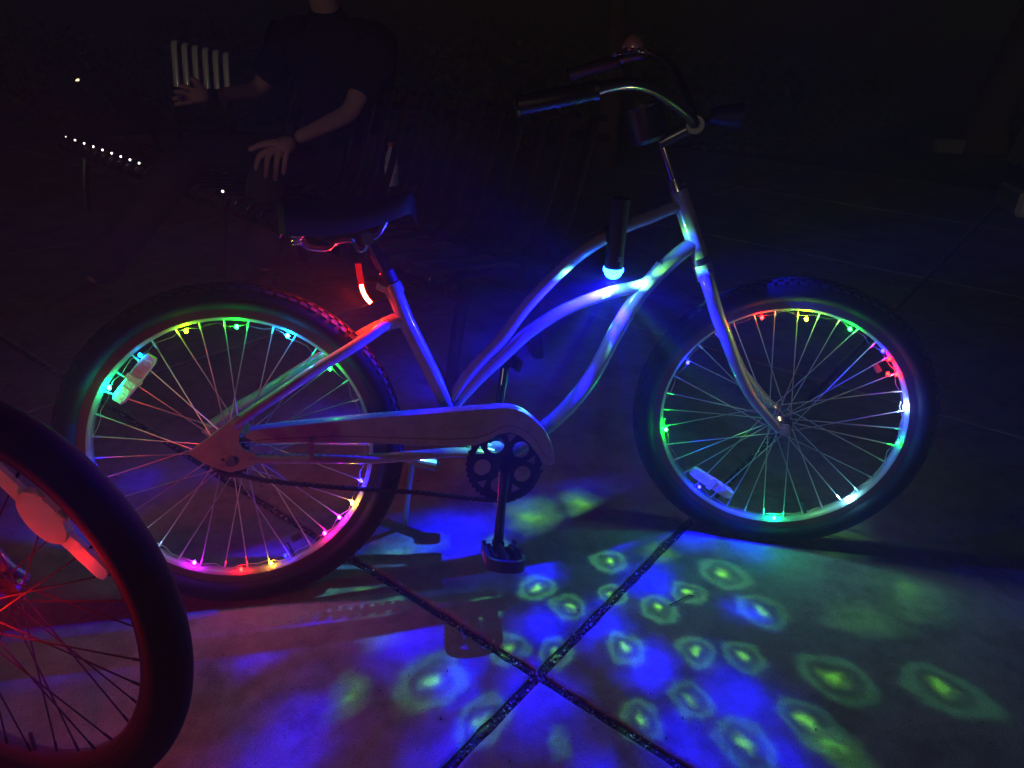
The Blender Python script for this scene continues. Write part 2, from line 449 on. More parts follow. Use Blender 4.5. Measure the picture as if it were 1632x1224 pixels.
# frame
fr = MB()
V3 = lambda l, y=0: [(p[0], y, p[1]) for p in l]
top_pts = spline(V3([(.940, .817), (.902, .804), (.87, .791), (.815, .772), (.761, .744), (.703, .706), (.646, .655), (.593, .599), (.547, .539), (.505, .499), (.468, .456), (.438, .405)]), 4)
fr.tube(top_pts, .0135, 16).build('top_tube', paint, bike)
MB().tube(spline(V3([(.900, .690), (.880, .664), (.856, .647), (.791, .635), (.727, .615), (.664, .589), (.601, .549), (.551, .505), (.497, .457), (.46, .420), (.434, .392)]), 4), .0140, 16).build('middle_tube', paint, bike)
MB().tube(spline(V3([(.968, .733), (.936, .710), (.898, .677), (.865, .643), (.838, .607), (.815, .570), (.791, .526), (.765, .475), (.732, .424), (.693, .379), (.650, .342), (.600, .306), (.545, .284)]), 4), .0175, 18).build('down_tube', paint, bike)
MB().tube([(.327, 0, .652), (.349, 0, .588), (.435, 0, .397), (.484, 0, .284)], .0165, 16).build('seat_tube', paint, bike)
MB().tube([(.925, 0, .858), (.998, 0, .684)], .0195, 20).build('head_tube', paint, bike)
MB().lathe([(0, -.037), (.021, -.037), (.021, .037), (0, .037)], 24, Matrix.Translation((.543, 0, .282))).build('bottom_bracket', paint, bike)
MB().tube([(.49, 0, .300), (.543, 0, .282)], .016, 12).build('bracket_gusset', paint, bike)
MB().tube(spline([(.345, 0, .590), (.322, 0, .585), (.305, 0, .578)], 4), .0155, 14).build('stay_bridge', paint, bike)
for sg in (-1, 1):
    pts = [(.322, 0, .585), (.300, sg * .012, .577), (.283, sg * .024, .568), (.236, sg * .040, .541), (.168, sg * .050, .504), (.101, sg * .058, .463), (.047, sg * .062, .430), (.010, sg * .063, .405)]
    if sg > 0: pts = pts[:-1] + [(.0, .063, .405), (-.06, .063, .365)]
    MB().tube(spline(pts, 5), .0115, 12).build('seat_stay', paint, bike)
    MB().tube(spline([(.03, sg * .062, .335), (.154, sg * .060, .325), (.270, sg * .057, .315), (.36, sg * .046, .312), (.46, sg * .036, .308), (.543, sg * .026, .286)], 5), .0105, 12).build('chain_stay', paint, bike)
    pl = [(-.076, .356), (.018, .424), (.030, .424), (.032, .408), (.020, .388), (.016, .372), (.022, .358), (.045, .345), (.050, .334), (.041, .324), (.020, .316), (-.004, .312), (-.024, .320), (-.052, .336)]
    plate('dropout', [pl, circle(-.014, .338, .004, 12)], sg * .067, .006, paint, bike, .0008)
    MB().lathe([(0, -.012), (.009, -.012), (.0105, -.008), (.0105, 0), (.013, .001), (.013, .004)] if sg < 0 else [(.013, -.004), (.013, -.001), (.0105, 0), (.0105, .008), (.009, .012), (0, .012)], 6, Matrix.Translation((0, sg * .070, .335))).build('axle_nut', chrome, bike)
# chain tensioner screw and wheel bits behind the dropout
cog = []
for i in range(36):
    a = 2 * PI * i / 36; cog.append((.0 + (.038 if i % 2 else .034) * math.cos(a), .335 + (.038 if i % 2 else .034) * math.sin(a)))
plate('sprocket', [cog, circle(0, .335, .014)], -.053, .003, blackm, bike)
MB().lathe([(0, -.004), (.03, -.004), (.032, 0), (.03, .004), (0, .004)], 24, Matrix.Translation((.0, -.047, .335))).build('hub_dust_cover', blackm, bike)
# chain guard : hockey-stick shaped cover with a rolled top edge
guard = [(.040, .396), (.155, .403), (.273, .4075), (.403, .4105), (.466, .412), (.529, .4135), (.561, .409), (.580, .401), (.597, .388), (.622, .362), (.638, .331), (.646, .302), (.647, .288), (.640, .281), (.623, .286), (.609, .309), (.592, .334), (.572, .352), (.549, .361), (.527, .358), (.497, .343), (.478, .337), (.43, .340), (.37, .345), (.286, .355), (.161, .366), (.052, .372), (.030, .386)]
plate('chain_guard', [guard], -.079, .0022, paint, bike, .0006)
top_edge = spline([(x, 0, z) for x, z in guard[0:13]], 5)
fl = MB(); vs = []; 
for p in top_edge: vs += [(p.x, -.0795, p.z + .0006), (p.x, -.074, p.z + .0045), (p.x, -.058, p.z + .0045), (p.x, -.058, p.z + .0025), (p.x, -.074, p.z + .0022)]
n_ = len(top_edge)
fl.add(vs, [(i * 5 + j, (i + 1) * 5 + j, (i + 1) * 5 + (j + 1) % 5, i * 5 + (j + 1) % 5) for i in range(n_ - 1) for j in range(5)] + [(4, 3, 2, 1, 0), tuple((n_ - 1) * 5 + j for j in range(5))])
fl.build('chain_guard_flange', paint, bike, sharp=50)
MB().tube(spline([(.05, -.0805, .377), (.2, -.0805, .375), (.33, -.0805, .362), (.45, -.0805, .353), (.5, -.0805, .358), (.540, -.0805, .374), (.566, -.0805, .370), (.598, -.0805, .348), (.622, -.0805, .310), (.634, -.0805, .294)], 5), .0008, 5).build('pinstripe', decal, bike)
text_mesh('guard_lettering', 'Cruiser 7', .021, Matrix.Translation((.408, -.0803, .372)) @ Matrix.Rotation(PI / 2, 4, 'X'), .0003, mat('decal_pale', (.30, .20, .17), .5), bike, .35)
MB().box((.152, -.0745, .349), (.010, .005, .046)).build('guard_bracket', paint, bike)
MB().lathe([(0, -.003), (.0035, -.003), (.0042, 0), (.0042, .003)], 8, Matrix.Translation((.153, -.082, .372))).build('guard_bolt', chrome, bike)
# crankset
ring = []
T_ = 38
for i in range(T_ * 2):
    a = 2 * PI * i / (T_ * 2); rr = .0835 if i % 2 else .079; ring.append((.543 + rr * math.cos(a), .282 + rr * math.sin(a)))
holes = []
for i in range(5):
    a = R(90 + 22) + 2 * PI * i / 5
    holes.append(circle(.543 + .047 * math.cos(a), .282 + .047 * math.sin(a), .0185, 20))
for i in range(5):
    a = R(90 + 22 + 36) + 2 * PI * i / 5
    cx, cz = .543 + .060 * math.cos(a), .282 + .060 * math.sin(a)
    er = (math.cos(a), math.sin(a)); et = (-er[1], er[0])
    holes.append([(cx + er[0] * u + et[0] * v, cz + er[1] * u + et[1] * v) for u, v in ((.0075, -.011), (.0085, 0), (.0075, .011), (-.010, .001), (-.010, -.001))])
plate('chainring', [ring] + holes, -.055, .0032, blackm, bike, .0005)
def crank(sg, p0, p1, nm):
    g = MB(); g.tube([p0, tuple(Vector(p0).lerp(Vector(p1), .5)), p1], [.0135, .0095, .0110], 12, flat=.62); g.lathe([(0, -.012), (.0155, -.012), (.017, -.006), (.017, .010), (0, .012)], 20, Matrix.Translation(p0)); g.lathe([(0, -.009), (.0125, -.009), (.0135, -.005), (.0135, .005), (.0125, .009), (0, .009)], 20, Matrix.Translation(p1))
    return g.build(nm, mat('crank_steel', (.10, .10, .10), .18, metal=1), bike)
crank(-1, (.541, -.074, .286), (.524, -.085, .114), 'crank_arm')
crank(1, (.545, .074, .280), (.575, .085, .470), 'crank_arm')
def pedal(x, y, z, sg, tilt):
    # D shaped cage with rubber blocks round a spindle
    Mp = Matrix.Translation((x, y, z)) @ Matrix.Rotation(tilt, 4, 'Y') @ Matrix.Diagonal((1, sg, 1, 1))
    M3 = Mp.to_3x3()
    root = link('pedal', None, bike)
    body = MB()
    path = spline([(.033, -.012, 0), (.036, .020, 0), (.038, .060, 0), (.034, .078, 0), (.018, .087, 0), (-.012, .086, 0), (-.031, .078, 0), (-.036, .060, 0), (-.035, .020, 0), (-.033, -.006, 0)], 4)
    k = len(path); vs = []
    for i, p in enumerate(path):
        d = (path[min(i + 1, k - 1)] - path[max(i - 1, 0)]).normalized(); nrm = Vector((d.y, -d.x, 0))
        for (a, b) in ((-.0042, -.0125), (.0042, -.0125), (.0042, .0125), (-.0042, .0125)):
            vs.append(Mp @ (p + nrm * a + Vector((0, 0, b))))
    fs = [(i * 4 + j, (i + 1) * 4 + j, (i + 1) * 4 + (j + 1) % 4, i * 4 + (j + 1) % 4) for i in range(k - 1) for j in range(4)] + [(3, 2, 1, 0), (k * 4 - 4, k * 4 - 3, k * 4 - 2, k * 4 - 1)]
    body.add(vs, fs); body.build('cage', mat('pedal_plastic', (.035, .035, .038), .3, bump=.15, bscale=200), root, sharp=40)
    c = MB().tube([Mp @ Vector((0, -.018, 0)), Mp @ Vector((0, .05, 0)), Mp @ Vector((0, .082, 0))], [.008, .0115, .010], 12)
    c.build('spindle', blackp, root)
    g = MB()
    for s2 in (-1, 1): g.box(Mp @ Vector((s2 * .0235, .036, .000)), (.009, .070, .020), M3, .002)
    for yy in (.012, .062): g.box(Mp @ Vector((0, yy, 0)), (.056, .006, .014), M3)
    g.build('tread_bar', rubber, root, smooth=False)
    MB().box(Mp @ Vector((-.0395, .044, 0)), (.003, .045, .014), M3, .001).build('pedal_reflector', mat('red_reflector', (.55, .06, .03), .2, coat=.5), root)
pedal(.523, -.098, .112, -1, R(8)); pedal(.576, .098, .470, 1, R(20))
# chain : lower run, upper run, wraps
def chain_run(pts, parent, y=-.055):
    P = spline([(x, 0, z) for x, z in pts], 14)
    g = MB(); acc = 0; last = P[0]; k = 0; out = [P[0]]
    for i in range(1, len(P)):
        seg = P[i] - P[i - 1]; L_ = seg.length; t = 0
        while acc + (L_ - t) >= .0127:
            t += .0127 - acc; acc = 0; out.append(P[i - 1] + seg * (t / L_))
        acc += L_ - t
    for i in range(len(out) - 1):
        a, b = out[i], out[i + 1]; d = (b - a); c = (a + b) / 2; ang = math.atan2(d.z, d.x)
        Mx = Matrix.Rotation(-ang, 3, 'Y'); off = .0042 if i % 2 else .0026
        for s2 in (-1, 1): g.box((c.x, y + s2 * off, c.z), (.0185, .0012, .0062), Mx)
        g.lathe([(0, -.0056), (.0040, -.0056), (.0040, .0056), (0, .0056)], 6, Matrix.Translation((a.x, y, a.z)))
    o = g.build('chain', mat('oily_chain', (.05, .045, .04), .4, metal=.7), parent, smooth=False); o['kind'] = 'stuff'; return o
chain_run([(.624, .262), (.600, .222), (.570, .204), (.538, .199), (.45, .214), (.358, .233), (.267, .246), (.16, .264), (.058, .284), (.012, .299), (-.02, .303), (-.036, .325), (-.030, .355), (-.008, .371), (.06, .372), (.25, .368), (.50, .366), (.543, .366), (.58, .357)], bike)
# kickstand
MB().tube([(.335, -.03, .308), (.362, -.020, .290), (.400, -.016, .277)], [.011, .0135, .0125], 10).build('kickstand_clamp', paint, bike)
MB().lathe([(0, -.008), (.0085, -.008), (.0095, -.006), (.0095, .006)], 6, Matrix.Translation((.402, -.016, .277)) @ Matrix.Rotation(PI / 2, 4, 'Z')).build('clamp_bolt', chrome, bike)
MB().tube(spline([(.362, .005, .296), (.356, .035, .27), (.350, .10, .18), (.345, .165, .085), (.343, .205, .032), (.335, .24, .0215 - .03)], 4), .0065, 10).build('kickstand', steel, bike)
# seat post, saddle
MB().tube([(.333, 0, .640), (.283, 0, .748)], .0132, 16).build('seat_post', mat('seatpost_steel', (.25, .25, .25), .12, metal=1), bike)
MB().lathe([(.0165, -.011), (.0195, -.011), (.0195, .011), (.0165, .011)], 20, Matrix.Translation((.327, 0, .652)) @ Matrix.Rotation(R(-24), 4, 'Y') @ Matrix.Rotation(PI / 2, 4, 'X')).build('seat_clamp', paint, bike)
MB().box((.304, 0, .655), (.022, .012, .014), Matrix.Rotation(R(24), 3, 'Y'), .002).build('clamp_lug', steel, bike)
sd_v = []; NS = 26; NA = 20
for i in range(NS):
    t = i / (NS - 1); x = .115 + .262 * t
    wdt = .118 * (1 - t) ** .55 * (1 - .0 * t) * (1 if t > .08 else math.sqrt(max(.02, t / .08))) * .9 + .021 * (1 - max(0, (t - .88) / .12) ** 2 * .75)
    if t < .02: wdt *= .55
    zt = .838 - .018 * math.sin(PI * min(1, t * 1.1)) * 1.0 + .006 * t - (.02 if t > .97 else 0) - (.014 if t < .03 else 0)
    zb = zt - (.070 - .028 * t)
    for j in range(NA):
        a = PI * j / (NA - 1)
        yy = wdt * math.cos(a); s_ = math.sin(a)
        zz = zb + (zt - zb) * (s_ ** .55 if s_ > 0 else 0)
        sd_v.append((x, yy, zz))
sf = [(i * NA + j, i * NA + j + 1, (i + 1) * NA + j + 1, (i + 1) * NA + j) for i in range(NS - 1) for j in range(NA - 1)]
sf += [(i * NA + NA - 1, i * NA, (i + 1) * NA, (i + 1) * NA + NA - 1) for i in range(NS - 1)]
sf += [tuple(range(NA)), tuple((NS - 1) * NA + j for j in reversed(range(NA)))]
saddle = MB().add(sd_v, sf).build('saddle', vinyl, bike, sharp=60)
for sg in (-1, 1):
    y0 = sg * .024
    MB().tube(spline([(.150, sg * .045, .752), (.165, y0 * 1.5, .738), (.190, y0 * 1.2, .733), (.207, y0, .735), (.222, y0, .746), (.250, y0, .749), (.258, y0, .735), (.268, y0, .730), (.277, y0, .738), (.281, y0, .753), (.298, y0, .756), (.315, y0 * .7, .780), (.322, y0 * .5, .795)], 4), .0034, 8).build('saddle_rail', chrome, bike)
MB().lathe([(0, -.034), (.011, -.034), (.012, -.03), (.012, .03), (.011, .034), (0, .034)], 16, Matrix.Translation((.280, 0, .752))).build('saddle_clamp', chrome, bike)
for sg in (-1, 1):
    sp_ = [(.150 + .010 * math.cos(a), sg * .055 + .010 * math.sin(a), .742 + .028 * a / (2 * PI * 4)) for a in [2 * PI * 4 * i / 64 for i in range(65)]]
    MB().tube(sp_, .0018, 6).build('saddle_spring', chrome, bike)

# fork, stem, bars (steered frame)
def fpart(o): o.matrix_local = FM; return o
ax = lambda z: -.063 - (z) * .39 / .92
legR = [(ax(.335), -.030, .335), (-.196, -.045, .315), (-.170, -.048, .250), (-.150, -.050, .210), (-.123, -.052, .150), (-.085, -.055, .082), (-.047, -.057, .038), (-.010, -.058, .000)]
for sg in (1, -1):
    pts = [(x, y * -sg if True else y, z) for x, y, z in legR]
    pts = [(x, sg * abs(y), z) for x, y, z in legR]
    rad = [.0150, .0150, .0148, .0142, .0132, .0118, .0104, .0092]
    P = spline(pts, 5); rr = []
    for i in range(len(rad) - 1): rr += [rad[i] + (rad[i + 1] - rad[i]) * k / 5 for k in range(5)]
    rr.append(rad[-1])
    leg = MB().tube(P, rr, 16)
    fpart(leg.build('fork_blade', paint, bike))
    fpart(plate('fork_tip', [[(-.022, .020), (-.004, .013), (.010, .012), (.016, 0), (.010, -.012), (-.006, -.012), (-.018, .004)]], sg * .058, .006, paint, bike, .0008))
    fpart(MB().lathe([(0, -.014), (.0042, -.014), (.0042, -.009), (.009, -.009), (.009, -.002), (.012, -.002), (.012, 0)] if sg < 0 else [(.012, 0), (.012, .002), (.009, .002), (.009, .009), (.0042, .009), (.0042, .014), (0, .014)], 6 if 0 else 12, Matrix.Translation((0, sg * .061, 0))).build('fork_nut', steel, bike))
fpart(MB().tube([(ax(.36), 0, .36), (ax(.325), 0, .325)], .021, 18).build('fork_crown', paint, bike))
fpart(MB().box((ax(.335), 0, .335), (.030, .085, .028), Matrix.Rotation(R(-23), 3, 'Y'), .006).build('crown_bridge', paint, bike))
fpart(MB().tube([(ax(.372), 0, .372), (ax(.358), 0, .358)], .0225, 20).build('lower_headset', chrome, bike))
fpart(MB().tube([(ax(.512), 0, .512), (ax(.520), 0, .520), (ax(.534), 0, .534)], [.0215, .020, .0165], 20).build('upper_headset', chrome, bike))
q0, q1 = Vector((ax(.53), 0, .53)), Vector((ax(.612), 0, .612))
fpart(MB().tube([q0, q1, q1 + Vector((-.002, 0, .007))], [.0105, .0105, .009], 16).build('quill', chrome, bike))
st = MB().tube(spline([(q1.x - .002, 0, q1.z - .006), (q1.x + .02, 0, q1.z + .006), (-.262, 0, .640)], 4), [.016, .0155, .015, .0145, .014, .014, .014, .0145, .015], 14)
st.lathe([(0, -.024), (.018, -.024), (.019, -.020), (.019, .020), (.018, .024), (0, .024)], 18, Matrix.Translation((-.258, 0, .644)))
fpart(st.build('stem', mat('stem_alloy', (.18, .18, .18), .3, metal=.8), bike))
barR = [(-.258, 0, .645), (-.262, -.035, .650), (-.278, -.075, .668), (-.318, -.14, .697), (-.353, -.20, .717), (-.391, -.25, .726), (-.431, -.28, .720), (-.449, -.29, .713)]
gripR = [(-.440, -.286, .716), (-.512, -.31, .702), (-.575, -.32, .690)]
barL = [(-.258, 0, .645), (-.262, .035, .662), (-.285, .075, .706), (-.304, .14, .743), (-.333, .20, .767), (-.368, .25, .775), (-.410, .28, .768), (-.43, .29, .760)]
gripL = [(-.425, .287, .762), (-.49, .31, .745), (-.555, .32, .725)]
bar = MB().tube(spline(barR, 6), .0111, 16, cap=False); bar.tube(spline(barL, 6), .0111, 16, cap=False)
hb = fpart(bar.build('handlebar', chrome, bike))
for gp in (gripR, gripL):
    P = spline(gp, 10); rr = [.0158 + (.0012 if i % 2 else -.0003) for i in range(len(P))]; rr[0] = .018; rr[-1] = .013; rr[-2] = .021; rr[-3] = .0165
    g = MB().tube(P, rr, 16).build('grip', grip_m, hb)
    lv = P[4]
# bell on the far side of the bar, embossed dome on a chrome base
bl = MB().lathe([(0, -.004), (.020, -.004), (.022, 0), (.021, .004), (.012, .006)], 24, Matrix.Translation((-.400, .262, .785)) @ Matrix.Rotation(-PI / 2, 4, 'X')).build('bell', chrome, hb)
bd = MB(); 
for i in range(9):
    for j in range(22):
        pass
dome = MB(); ND = 28
prof = [(.024 * math.cos(PI / 2 * i / 8), .027 * math.sin(PI / 2 * i / 8)) for i in range(9)]
dome.lathe([(r, -y) for r, y in prof], ND, Matrix.Translation((-.400, .262, .789)) @ Matrix.Rotation(-PI / 2, 4, 'X'))
rib = mat('bell_enamel', (.75, .42, .48), .25, metal=.5)
for k in range(9):
    a = 2 * PI * k / 9
    pth = [Vector((-.400 + (r + .0006) * math.cos(a + .35 * math.sin(i * 1.3)), .262 + (r + .0006) * math.sin(a + .35 * math.sin(i * 1.3)), .785 + y + .0006)) for i, (r, y) in enumerate(prof[:-1])]
    dome.tube(spline(pth, 3), .0013, 6)
dome.ball((-.400, .262, .8145), .0032)
bell_dome = dome.build('bell_dome', rib, hb, sharp=50)
MB().tube(spline([(-.385, .250, .782), (-.400, .238, .779), (-.420, .230, .776), (-.435, .222, .774)], 4), .0022, 6).build('bell_lever', chrome, hb)
MB().ball((-.439, .220, .774), .0052).build('lever_tip', mat('blue_tip', (.12, .2, .6), .15, coat=1), hb)
MB().tube(spline([(-.392, .268, .772), (-.396, .262, .785)], 2), .006, 8).build('bell_clamp', blackp, hb)
# cup shaped holder hanging behind the bar, and a small dark front lamp
Mc = Matrix.Translation((-.345, -.055, .612)) @ Matrix.Rotation(R(-18), 4, 'Y') @ Matrix.Rotation(PI / 2, 4, 'X')
cup = MB().lathe([(0, -.002), (.028, 0), (.036, .008), (.0385, .030), (.040, .068), (.0425, .070), (.0425, .073), (.0385, .073), (.0365, .030), (.034, .011), (.0, .004)], 32, Mc)
fpart(cup.build('cup_holder', mat('smoke_plastic', (.02, .02, .03), .38), bike))
fpart(MB().tube([(-.305, -.04, .667), (-.283, -.045, .668), (-.272, -.055, .665)], [.006, .007, .007], 8).build('cup_bracket', blackp, bike))
Ml = Matrix.Translation((-.195, .0, .66)) @ Matrix.Rotation(R(-90), 4, 'Z')
lamp = MB().lathe([(0, -.034), (.014, -.034), (.022, -.012), (.025, .016), (.0265, .02), (.0265, .028), (.0235, .028), (.022, .020), (.0, .016)], 24, Ml)
fpart(lamp.build('front_lamp', blackp, bike))
fpart(MB().tube([(-.24, 0, .648), (-.205, 0, .652)], .007, 8).build('lamp_bracket', blackp, bike))

# ------------------------------------------------------------------ string lights in the wheels
def string_lights(label, M, beads, rr, arcs, box_at):
    t = thing('string_lights', label, 'string lights'); t.matrix_world = M
    a0, a1 = arcs; pts = []; n = 90
    for i in range(n + 1):
        a = R(a0 + (a1 - a0) * i / n); r_ = rr + .0035 * math.sin(i * 1.9) + .002 * math.sin(i * .7 + 1)
        pts.append((r_ * math.cos(a), -.006 + .006 * math.sin(i * 1.1), r_ * math.sin(a)))
    MB().tube(pts, .0006, 5).build('wire', wire_m, t)
    for (ang, r_, col, s) in beads:
        a = R(ang); key = 'led_%s_%g' % ('_'.join('%g' % c for c in col), s)
        M_ = MATS.get(key) or emission(key, col, s)
        p = (r_ * math.cos(a), -.015, r_ * math.sin(a))
        MB().ball(p, .0035, 8, 5, (1, 1, 1.25)).build('led_bulb', M_, t)
    a = R(box_at)
    Mx = Matrix.Rotation(-a, 3, 'Y')
    MB().box((.235 * math.cos(a), .012, .235 * math.sin(a)), (.014, .008, .024), Mx, .002).build('battery_box', mat('battery_plastic', (.03, .03, .03), .4), t)
    return t
RED, GRN, BLU, CYA, WHT, YEL, MAG, TEA, LIM, PNK = (1, .0012, .0008), (.0015, 1, .01), (.0015, .0012, 1), (.0015, .30, 1), (.30, .6, 1), (1, .42, .01), (.6, .003, 1), (.0012, 1, .30), (.30, 1, .001), (1, .003, .25)
LB = Matrix.Rotation(-.2, 4, 'X')
K = 430.
string_lights('string of tiny coloured lights wired round the rear wheel of the cream bicycle', LB @ Matrix.Translation((0, 0, .335)),
    [(146.3, .259, TEA, K * 2.2), (105.3, .257, LIM, K * .7), (84.5, .254, GRN, K * 1.2), (63.2, .260, CYA, K * 2.2), (39.8, .253, GRN, K * .6), (-18.5, .257, BLU, K), (-30.3, .259, YEL, K * .8), (-39.5, .253, MAG, K * .8), (-50, .254, PNK, K * .7), (-113.1, .255, MAG, K * .9), (-92.3, .260, RED, K * .7), (-78.8, .257, YEL, K * .25), (-71.3, .251, BLU, K * .25), (-174.9, .257, BLU, K * .8), (-133.7, .254, WHT, K * .35), (127, .256, CYA, K * .08)],
    .257, (-178, 170), -64)
string_lights('string of tiny coloured lights wired round the front wheel of the cream bicycle', LB @ FM,
    [(106.8, .258, RED, K), (85.9, .250, LIM, K * 2.2), (64.6, .258, GRN, K * 1.1), (45.4, .264, BLU, K * .8), (40.2, .264, RED, K * .5), (33.4, .247, RED, K * .5), (31.2, .262, RED, K * .6), (13.3, .263, WHT, K * 1.6), (-6.5, .262, GRN, K * .5), (-45.4, .262, (.2, .75, 1), K * 2.0), (-85, .262, TEA, K * 1.7), (-130, .253, BLU, K * .9), (-170, .260, GRN, K * 2.2), (149.7, .257, BLU, K * 1.1)],
    .259, (-176, 172), 36)

# ------------------------------------------------------------------ hanging disco projector lamp
BULB = Vector((.7775, .0985, .6775))
disco = thing('party_light', 'small black dome lamp projecting green and blue spots, strapped under the top tube', 'projector lamp', BULB)
MB().lathe([(0, .108), (.012, .108), (.0165, .104), (.0185, .094), (.0185, .030), (.0195, .022), (.0195, .004), (.0185, .002), (0, .002)], 32, Matrix.Rotation(PI / 2, 4, 'X')).build('housing', blackp, disco)
MB().lathe([(.0175, 0), (.0210, 0), (.0212, .003), (.0206, .0075), (.0175, .0075)], 32, Matrix.Rotation(PI / 2, 4, 'X'), True).build('lens_collar', emission('collar_glow', (.006, .09, 1.0), 70.), disco)
dome_prof = [(.0186 * math.cos(PI / 2 * i / 8), -.0005 - .0165 * math.sin(PI / 2 * i / 8)) for i in range(9)]
MB().lathe(dome_prof, 28, Matrix.Rotation(PI / 2, 4, 'X')).build('lens_dome', emission('lens_glow', (.006, .17, 1.0), 75.0), disco)
MB().box((.0, .026, .064), (.020, .034, .026), None, .003).build('clamp', blackp, disco)
tdir = Vector((-.055, .006, -.021)).normalized()
MB().tube([Vector((.004, .054, .066)) + tdir * k for k in (-.012, .012)], .0165, 18).build('clamp_band', blackp, disco)
MB().box((.004, -.0185, .030), (.007, .003, .010), None, .001).build('switch', mat('grey_switch', (.2, .2, .2), .4), disco)
MB().tube([(.0, .0, .085), (.0, -.002, .150)], [.0185, .0185], 20).build('strap', mat('black_webbing', (.012, .012, .016), .75, bump=.4, bscale=300), disco)
G_SP = [(0.748, -0.266, 0.039), (0.89, -0.3, 0.039), (0.981, -0.33, 0.041), (1.139, -0.414, 0.057), (0.831, -0.411, 0.04), (0.719, -0.443, 0.041), (0.883, -0.518, 0.045), (1.019, -0.494, 0.047), (1.059, -0.566, 0.045), (1.058, -0.089, 0.051), (0.932, 0.003, 0.043), (0.947, -0.134, 0.036), (0.863, -0.171, 0.042), (0.779, -0.112, 0.034), (0.669, -0.137, 0.038), (1.085, -0.214, 0.049), (0.804, -0.001, 0.042), (1.288, -0.266, 0.071), (1.421, -0.219, 0.089), (1.327, -0.472, 0.058), (0.618, -0.068, 0.042), (0.491, -0.109, 0.04), (0.609, -0.257, 0.035), (0.441, -0.389, 0.045), (0.36, -0.288, 0.059), (0.196, -0.282, 0.046), (0.547, -0.458, 0.028), (0.516, -0.23, 0.038), (0.245, -0.026, 0.068), (0.807, 0.234, 0.075), (0.663, 0.207, 0.081), (0.329, 0.104, 0.088), (1.4, -0.007, 0.082), (0.158, 0.02, 0.082)]
B_SP = [(0.871, -0.08, 0.051), (0.729, -0.196, 0.047), (0.795, -0.321, 0.044), (0.932, -0.424, 0.067), (0.788, -0.512, 0.067), (1.065, -0.225, 0.035), (0.862, 0.08, 0.039), (1.038, 0.072, 0.056), (0.586, -0.196, 0.05), (0.696, -0.214, 0.039), (0.539, -0.372, 0.064), (0.33, -0.173, 0.063), (0.407, -0.285, 0.048), (0.382, -0.409, 0.055), (0.633, -0.002, 0.044), (0.598, -0.505, 0.043), (0.036, -0.172, 0.042), (0.147, -0.113, 0.051), (0.1, -0.35, 0.054), (-0.349, -0.14, 0.069), (0.074, -0.42, 0.072), (0.22, 0.654, 0.111), (-0.291, 0.48, 0.048), (0.004, 0.445, 0.099), (0.818, 0.831, 0.085), (0.608, 0.393, 0.105), (0.97, 0.789, 0.085), (0.822, 0.448, 0.111), (0.418, 0.403, 0.103), (0.518, 0.962, 0.129), (0.936, -0.564, 0.055), (1.16, 0.028, 0.064), (0.284, 0.438, 0.085)]
LP = BULB + Vector((0, 0, -.0195))
